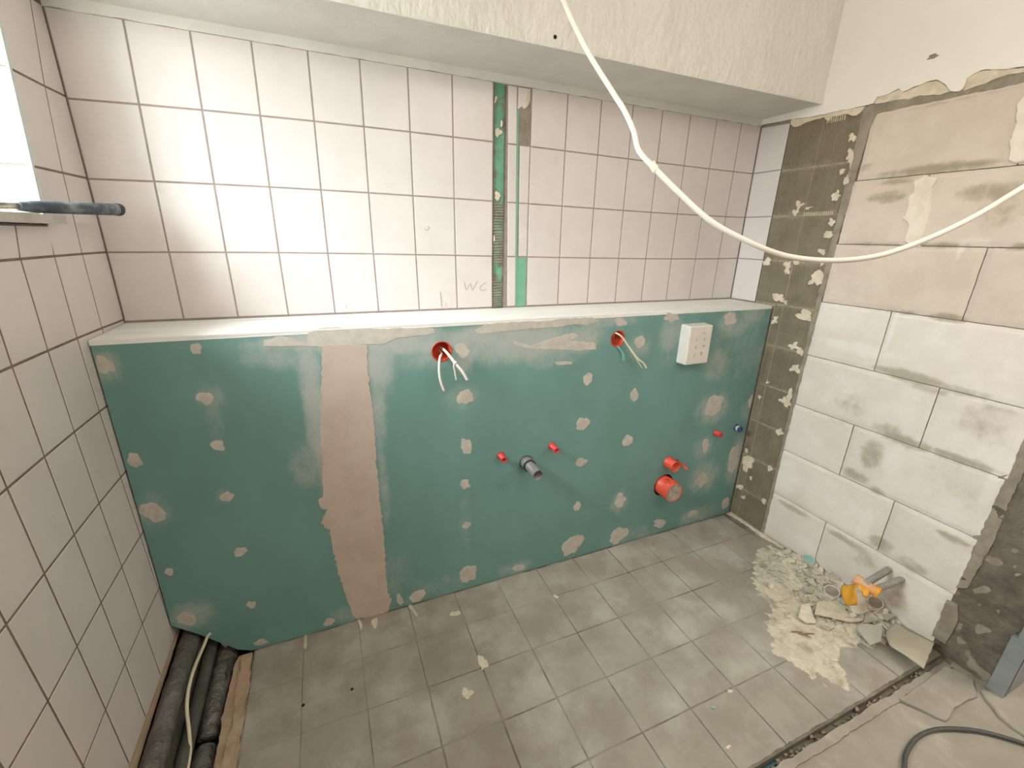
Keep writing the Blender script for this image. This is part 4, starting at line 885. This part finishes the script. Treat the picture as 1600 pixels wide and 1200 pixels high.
# ------------------------------------------------------------------ white cable hanging through the room
hc_ = cable('cable', [(1.05, -.45, 2.5475)] + DATA['hang'] + [(2.03, -1.26, 1.72), (2.25, -1.33, 2.1), (2.30, -1.38, 2.5475)], .0054, 'cable_white', 'long white cable hanging in a loop from the ceiling across the room', core=False, k=8)
kp = Vector(DATA['hang'][7]); kd = (Vector(DATA['hang'][8]) - kp).normalized()
solid('torn_sheath', 'patch_white', [tubeg([kp - kd * .008 + Vector((0, 0, .004)), kp, kp + kd * .006], .0072, 8, 2), tubeg([kp + Vector((0, 0, .003)), kp + Vector((-.002, 0, .012))], .003, 6, 1)], hc_)

# ------------------------------------------------------------------ ducts in the trough by the left wall
dA = empty('duct', (.035, -.5, .05), 'silver wrapped duct running along the foot of the left wall', 'duct')
solid('wrap', 'foil', [tubeg([(.034, -.05, .105), (.034, -.30, .105), (.034, -.55, .098), (.036, -.80, .08), (.036, -1.0, .07)], .029, 14, 10, rf=lambda t: 1 + .035 * math.sin(t * 90) + .03 * math.sin(t * 37))], dA, True)
solid('lower_body', 'foil_dark', [boxg(.006, .062, -1.0, -.02, -.118, .085)], dA)
dB = setp(solid('duct', 'foil_dark', [tubeg([(.0835, -.03, .04), (.0835, -.35, .038), (.083, -.6, .03), (.083, -.85, .012), (.083, -1.0, .0)], .0185, 12, 8)], None, True), 'narrow dark grey duct between the silver duct and the wrapped pipe', 'duct')
dC = empty('wrapped_pipe', (.118, -.35, -.05), 'thick pipe wrapped in grey foil in the trough beneath the boxing', 'pipe')
solid('wrap', 'foil', [tubeg([(.118, -.10, -.02), (.118, -.26, -.02), (.116, -.33, -.022), (.113, -.43, -.03), (.112, -.50, -.045)], .036, 18, 10, rf=lambda t: 1.05 - .22 * t + .03 * math.sin(t * 40))], dC, True)
solid('foil_flap', 'foil_dark', [slabg(ragged([(.128, -.262), (.150, -.262), (.150, -.30), (.142, -.345)], .01, .003, 2), p_floor, .0, .012, .004)], dC)
dE = empty('pipe_elbow', (.112, -.55, -.08), 'short pipe end with a shiny rim at the near end of the trough', 'pipe')
solid('elbow', 'foil', [tubeg([(.112, -.535, -.05), (.112, -.57, -.045), (.11, -.62, -.04), (.108, -.70, -.05)], .034, 18, 8)], dE, True)
solid('rim', 'steel', [tubeg([(.110, -.612, -.041), (.110, -.620, -.041)], .0372, 22, 1)], dE, True)
cable('cable', [(.125, -.22, .02)] + [(x, y, max(z, .02)) for x, y, z in DATA['trough']['cable'][:5]] + [(.098, -.60, .035), (.10, -.70, .03), (.11, -.9, .02)], .0048, 'cable_cream', 'cream cable lying over the ducts in the floor trough', core=False)

# ------------------------------------------------------------------ dark cable on the screed
cable('cable', [(x, y, .001) for x, y, *_ in DATA['fcable']], .0062, 'cable_black', 'dark cable curving over the bare screed in front of the doorway', core=False, k=8)

# ------------------------------------------------------------------ rubble heap
MO = [(min(x, W - .004), y) for x, y in DATA['mound']]
def sd(x, y):
    """signed distance to the heap outline, positive inside"""
    d = 1e9; ins = False; n = len(MO)
    for i in range(n):
        x0, y0 = MO[i]; x1, y1 = MO[(i + 1) % n]
        dx, dy = x1 - x0, y1 - y0; L = dx * dx + dy * dy
        t = 0 if L == 0 else max(0, min(1, ((x - x0) * dx + (y - y0) * dy) / L))
        d = min(d, math.hypot(x - x0 - dx * t, y - y0 - dy * t))
        if (y0 > y) != (y1 > y) and x < (x1 - x0) * (y - y0) / (y1 - y0) + x0: ins = not ins
    return d if ins else -d
def heap_h(x, y):
    s = sd(x, y)
    if x > W - .05 and s > -.02: s = max(s, .03 + (W - x) * .3) if -1.10 < y < -.60 else s
    f = s + .045 * noise.noise(Vector((x * 13, y * 13, 2))) + .034 * noise.noise(Vector((x * 42, y * 42, 5)))
    if f <= -.004: return -1
    near = max(0, min(1, (x - 2.22) / .3)) * max(0, min(1, (y + 1.14) / .12)) * max(0, min(1, (-.58 - y) / .1))
    base = .0015 + min(max(f, 0), .10) * .06 + .032 * near ** 1.3 * min(1, max(f, 0) / .05)
    rough = .5 + .5 * noise.noise(Vector((x * 60, y * 60, 9)))
    return base + rough * (.002 + .016 * near) + .006 * near * noise.noise(Vector((x * 130, y * 130, 3)))
def heap():
    s = .0045; x0, y0 = 1.95, -1.19; nx, ny = int((W - .003 - x0) / s), int((.66) / s); idx = {}; V = []; F = []; H = {}
    for j in range(ny + 1):
        for i in range(nx + 1): H[i, j] = heap_h(x0 + i * s, y0 + j * s)
    def vid(i, j):
        if (i, j) not in idx:
            idx[i, j] = len(V); V.append((x0 + i * s, y0 + j * s, max(H[i, j], .0004) if min(H.get((i + a, j + b), -1) for a in (-1, 0, 1) for b in (-1, 0, 1)) > 0 or i >= nx - 1 else .0004))
        return idx[i, j]
    for j in range(ny):
        for i in range(nx):
            if min(H[i, j], H[i + 1, j], H[i, j + 1], H[i + 1, j + 1]) > 0:
                F.append((vid(i, j), vid(i + 1, j), vid(i + 1, j + 1), vid(i, j + 1)))
    me = mesh('rubble_dust', V, F, False)
    return setp(link('rubble_dust', me, 'rubble', None, True), 'heap of cream plaster powder on the floor against the block wall', 'rubble', kind='stuff')
heap()
# residue along the foot of the adhesive zone
solid('mortar_residue', 'cream', [slabg(ragged([(W - .004, PY - .002), (W - .030, PY - .004), (W - .022, -.32), (W - .018, -.40), (W - .028, -.47), (W - .012, -.56), (W - .004, -.58)], .012, .006, 8, 70), p_floor, 0, .010, .007)], fl)
setp(solid('hose', 'hose', [tubeg([(.6, -1.2095, -.016), (1.2, -1.2105, -.014), (1.50, -1.210, -.013), (1.66, -1.209, -.019)], .0058, 10, 6)], None, True), 'dark teal hose lying in the open joint at the edge of the tiles', 'hose')
# shards
def shard_mesh(rg, s):
    n = rg.randint(4, 6); a0 = rg.uniform(0, 6)
    poly = [(math.cos(a0 + 2 * math.pi * i / n + rg.uniform(-.3, .3)) * s * rg.uniform(.6, 1.1), math.sin(a0 + 2 * math.pi * i / n + rg.uniform(-.3, .3)) * s * rg.uniform(.35, .8)) for i in range(n)]
    V, F = slabg(poly, p_floor, -.0018, .0018, .0006); return mesh('shard', V, F)
rg = random.Random(5)
protos = [shard_mesh(rg, 1.0) for _ in range(0)]
cnt = 0
tries = 0
while cnt < 170 and tries < 9000:
    tries += 1
    x = rg.uniform(2.02, 2.52); y = rg.uniform(-1.09, -.58)
    if sd(x, y) < .012: continue
    dens = max(.12, min(1, (x - 2.16) / .25))
    if rg.random() > dens: continue
    s = rg.uniform(.006, .024) * (.55 + .65 * dens)
    me = shard_mesh(rg, s); me.materials.append(M['shard'] if rg.random() < .8 else M['shard_grey'])
    o = bpy.data.objects.new('plaster_shard', me); COL.objects.link(o)
    o.location = (min(x, W - .03), y, max(heap_h(x, y), .001) + .0025 + s * .12)
    o.rotation_euler = (rg.uniform(-.5, .5), rg.uniform(-.5, .5), rg.uniform(0, 6.28))
    tone = 'cream' if me.materials[0].name == 'plaster_shard' else 'grey'
    zone = ('against the block wall behind the round grey cap' if x > 2.38 and y > -.8 else 'under and around the orange tape' if x > 2.38 else
            'in the far left end of the heap' if y > -.78 else 'on the thin powder at the near tip of the heap' if x < 2.2 else 'in the middle of the heap before the flat whitish shard')
    size = 'tiny' if s < .009 else 'small' if s < .015 else 'thumb sized'
    setp(o, size + ' ' + tone + ' plaster shard ' + zone, 'shard', size + ' ' + tone + ' shards ' + zone)
    cnt += 1
SH = DATA['shards']
def plate(name, poly, z, th, m, label, tilt=(0, 0), cat='shard', lift=None):
    poly = [(min(x, W - .012), y) for x, y in poly]
    cx = sum(p[0] for p in poly) / len(poly); cy = sum(p[1] for p in poly) / len(poly)
    V, F = slabg([(x - cx, y - cy) for x, y in poly], p_floor, -th, 0, .0006)
    me = mesh(name, V, F)
    o = bpy.data.objects.new(name, me); me.materials.append(M[m]); COL.objects.link(o)
    o.location = (cx, cy, z); o.rotation_euler = (tilt[0], tilt[1], 0)
    return setp(o, label, cat)
plate('tile_shard', SH['s2'], .036, .006, 'shard_grey', 'five sided grey tile shard right beside the large torn sheet', (.05, -.06))
plate('tile_shard', SH['s3'], .044, .006, 'shard_grey', 'small triangular grey shard between the torn sheet and the orange tape', (.1, .1))
plate('tile_shard', SH['s4'], .042, .006, 'shard_grey', 'long grey shard leaning at the wall above the torn sheet', (-.1, -.1))
rb = plate('ribbed_shard', SH['s5'], .040, .006, 'shard', 'cream shard with combed ribs left of the white flat piece', (.06, .0))
cxr = sum(p[0] for p in SH['s5']) / 6; cyr = sum(p[1] for p in SH['s5']) / 6
link('ribs', mesh('ribs', *[(lambda P: ([v for p in P for v in p[0]], [tuple(i + 8 * 0 + sum(len(q[0]) for q in P[:n]) for i in f) for n, p in enumerate(P) for f in p[1]]))([slabg([(a, -.022), (a + .004, -.022), (a + .004 - .006, .014), (a - .006, .014)], p_floor, -.001, .0016) for a in [-.05 + .0115 * i for i in range(9)]])][0]), 'shard', None).parent = rb
plate('plaster_stick', SH['s6'], .042, .005, 'cream', 'thin stick of plaster lying across the rubble below the ribbed shard', (.0, .05))
plate('tile_shard', SH['s7'], .050, .006, 'patch_white', 'flat whitish shard directly below the orange tape', (.12, -.08))
plate('tile_shard', SH['s8'], .026, .006, 'shard', 'cream triangular shard on the left part of the heap', (.15, -.1))
plate('tile_shard', SH['s9'], .034, .006, 'shard_grey', 'small square grey shard left of the round grey cap', (.2, .1))
# large torn curled sheet
def torn_sheet():
    P = [(min(x, W - .01), y) for x, y in SH['sheet']]
    a, b, c, d, e, f, g, h = P
    nu, nv = 14, 8; V = []; F = []
    top = [Vector(b), Vector(c), Vector(d)]; bot = [Vector(a), Vector(h), Vector(g), Vector(f)]
    def at(L, t):
        t *= len(L) - 1; i = min(int(t), len(L) - 2); return L[i].lerp(L[i + 1], t - i)
    for th in (0, -.0025):
        for j in range(nv + 1):
            for i in range(nu + 1):
                u, v = i / nu, j / nv; p = at(bot, u).lerp(at(top, u), v)
                z = .020 + .026 * v + .030 * u * u * (1 - v * .4) + .012 * math.sin(u * 3.0) * (1 - v)
                V.append((p.x + .003 * nz3(u * 9, v * 9, 1), p.y + .003 * nz3(u * 9, v * 9, 4), z + th))
    n = (nu + 1) * (nv + 1)
    for k in (0, n):
        for j in range(nv):
            for i in range(nu): F.append((k + j * (nu + 1) + i, k + j * (nu + 1) + i + 1, k + (j + 1) * (nu + 1) + i + 1, k + (j + 1) * (nu + 1) + i))
    ring = [i for i in range(nu + 1)] + [j * (nu + 1) + nu for j in range(1, nv + 1)] + [nv * (nu + 1) + i for i in range(nu - 1, -1, -1)] + [j * (nu + 1) for j in range(nv - 1, 0, -1)]
    for i in range(len(ring)): F.append((ring[i], ring[(i + 1) % len(ring)], ring[(i + 1) % len(ring)] + n, ring[i] + n))
    return setp(link('torn_sheet', mesh('torn_sheet', V, F), 'paper', None, True), 'large curled torn board sheet lying at the right end of the rubble heap', 'sheet')
torn_sheet()
def cap(x, y, z, r, axis, rim, face, label):
    root = empty('round_cap', (x, y, z), label, 'cap')
    solid('rim', rim, [latheg([(r, -.011), (r, .005), (r - .0016, .006), (r - .0036, .003), (r - .0036, -.004)], (x, y, z), axis, 26)], root, True)
    solid('disc', face, [latheg([(0, .0005), (r * .9, .0005), (r - .002, .0), (r - .002, -.005), (0, -.005)], (x, y, z), axis, 26)], root)
    return root
cp = DATA['caps']
cap(2.515, cp['teal'][1] + .006, .046, .026, (-.35, -.25, .9), 'pale_plastic', 'teal', 'pale teal round cap with white rim leaning at the block wall')
cap(cp['grey'][0], cp['grey'][1], .046, .028, (-.35, -.1, .93), 'pale_plastic', 'mortar_grey', 'round grey faced cap with white rim left of the orange tape')
cap(2.500, cp['ring'][1] + .01, .062, .026, (-.55, -.25, .8), 'pale_plastic', 'mortar_grey', 'round grey cap with pale rim under the grey conduits')
# conduits coming out of the block wall, ends wrapped with tape
for k, (l, lab) in enumerate(zip(DATA['cond'], ('upper grey corrugated conduit coming out of the block wall into the orange tape', 'lower grey corrugated conduit coming out of the block wall into the orange tape'))):
    a, b, c = [Vector(p) for p in l]
    c = Vector((W + .002, c.y, c.z - .004)); line = [a.lerp(c, i / 60) for i in range(61)]
    V, F = tubeg(line, .0108, 12, 1, rf=lambda t: 1 + .2 * math.sin(t * 60 * math.pi * .4))
    setp(solid('conduit', 'conduit', [(V, F)], None, True), lab, 'conduit')
tp = DATA['tape']
t0, t1 = Vector(tp[0]), Vector(tp[1])
tb = empty('taped_bundle', tuple((t0 + t1) / 2), 'tan bundle wrapped in orange yellow tape on the conduit ends above the rubble', 'tape')
solid('bundle', 'tan', [tubeg([t0, (t0 + t1) / 2, t1], .021, 14, 4, rf=lambda t: .93 + .07 * math.sin(t * 9))], tb, True)
solid('tape_end', 'tape', [tubeg([t1 - (t1 - t0) * .14, t1 + (t1 - t0) * .02], .0222, 14, 1)], tb, True)
def flap(P, name):
    n = 8; V = []; F = []
    a, b, c, d = [Vector(p) for p in P]
    for j in range(n + 1):
        for i in range(n + 1):
            u, v = i / n, j / n; p = a.lerp(b, u).lerp(d.lerp(c, u), v)
            V.append(p + Vector((-.010 * math.sin(v * 3.1) - .004 * math.sin(u * 7 + v * 4), .003 * math.sin(v * 8), 0)))
    for j in range(n):
        for i in range(n): F.append((j * (n + 1) + i, j * (n + 1) + i + 1, (j + 1) * (n + 1) + i + 1, (j + 1) * (n + 1) + i))
    o = solid(name, 'tape', [(V, F)], tb, True)
    sm_ = o.modifiers.new('s', 'SOLIDIFY'); sm_.thickness = .0016; return o
flap([tp[2], tp[3], tp[4], tp[5]], 'tape_flap')
flap([tp[3], Vector(tp[3]).lerp(Vector(tp[1]), .75), Vector(tp[6]), Vector(tp[3]).lerp(Vector(tp[6]), .6)], 'tape_flap')
# reddish splinters on the heap
for k, (x, y, a) in enumerate([(2.10, -.93, .5), (2.12, -.945, .9), (2.135, -.955, .4)]):
    z = max(heap_h(x, y), 0) + .003
    setp(solid('splinter', 'brown', [tubeg([(x, y, z), (x + .02 * math.cos(a), y - .02 * math.sin(a), z + .004), (x + .045 * math.cos(a), y - .04 * math.sin(a), z)], .0028, 6, 2, rf=lambda t: 1 - .6 * t)]), ('leftmost', 'middle', 'rightmost')[k] + ' of three thin reddish brown splinters on the powder', 'splinter', 'reddish splinters on the powder heap')
tc_ = setp(solid('plastic_crumb', 'teal', [slabg(blobpoly(*floor_pt, .006, .005, 3, 8, .4), p_floor, .0008, .005, .001) for floor_pt in [(1.596, -1.03)]]), 'tiny turquoise crumb on the grey floor tiles', 'crumb')
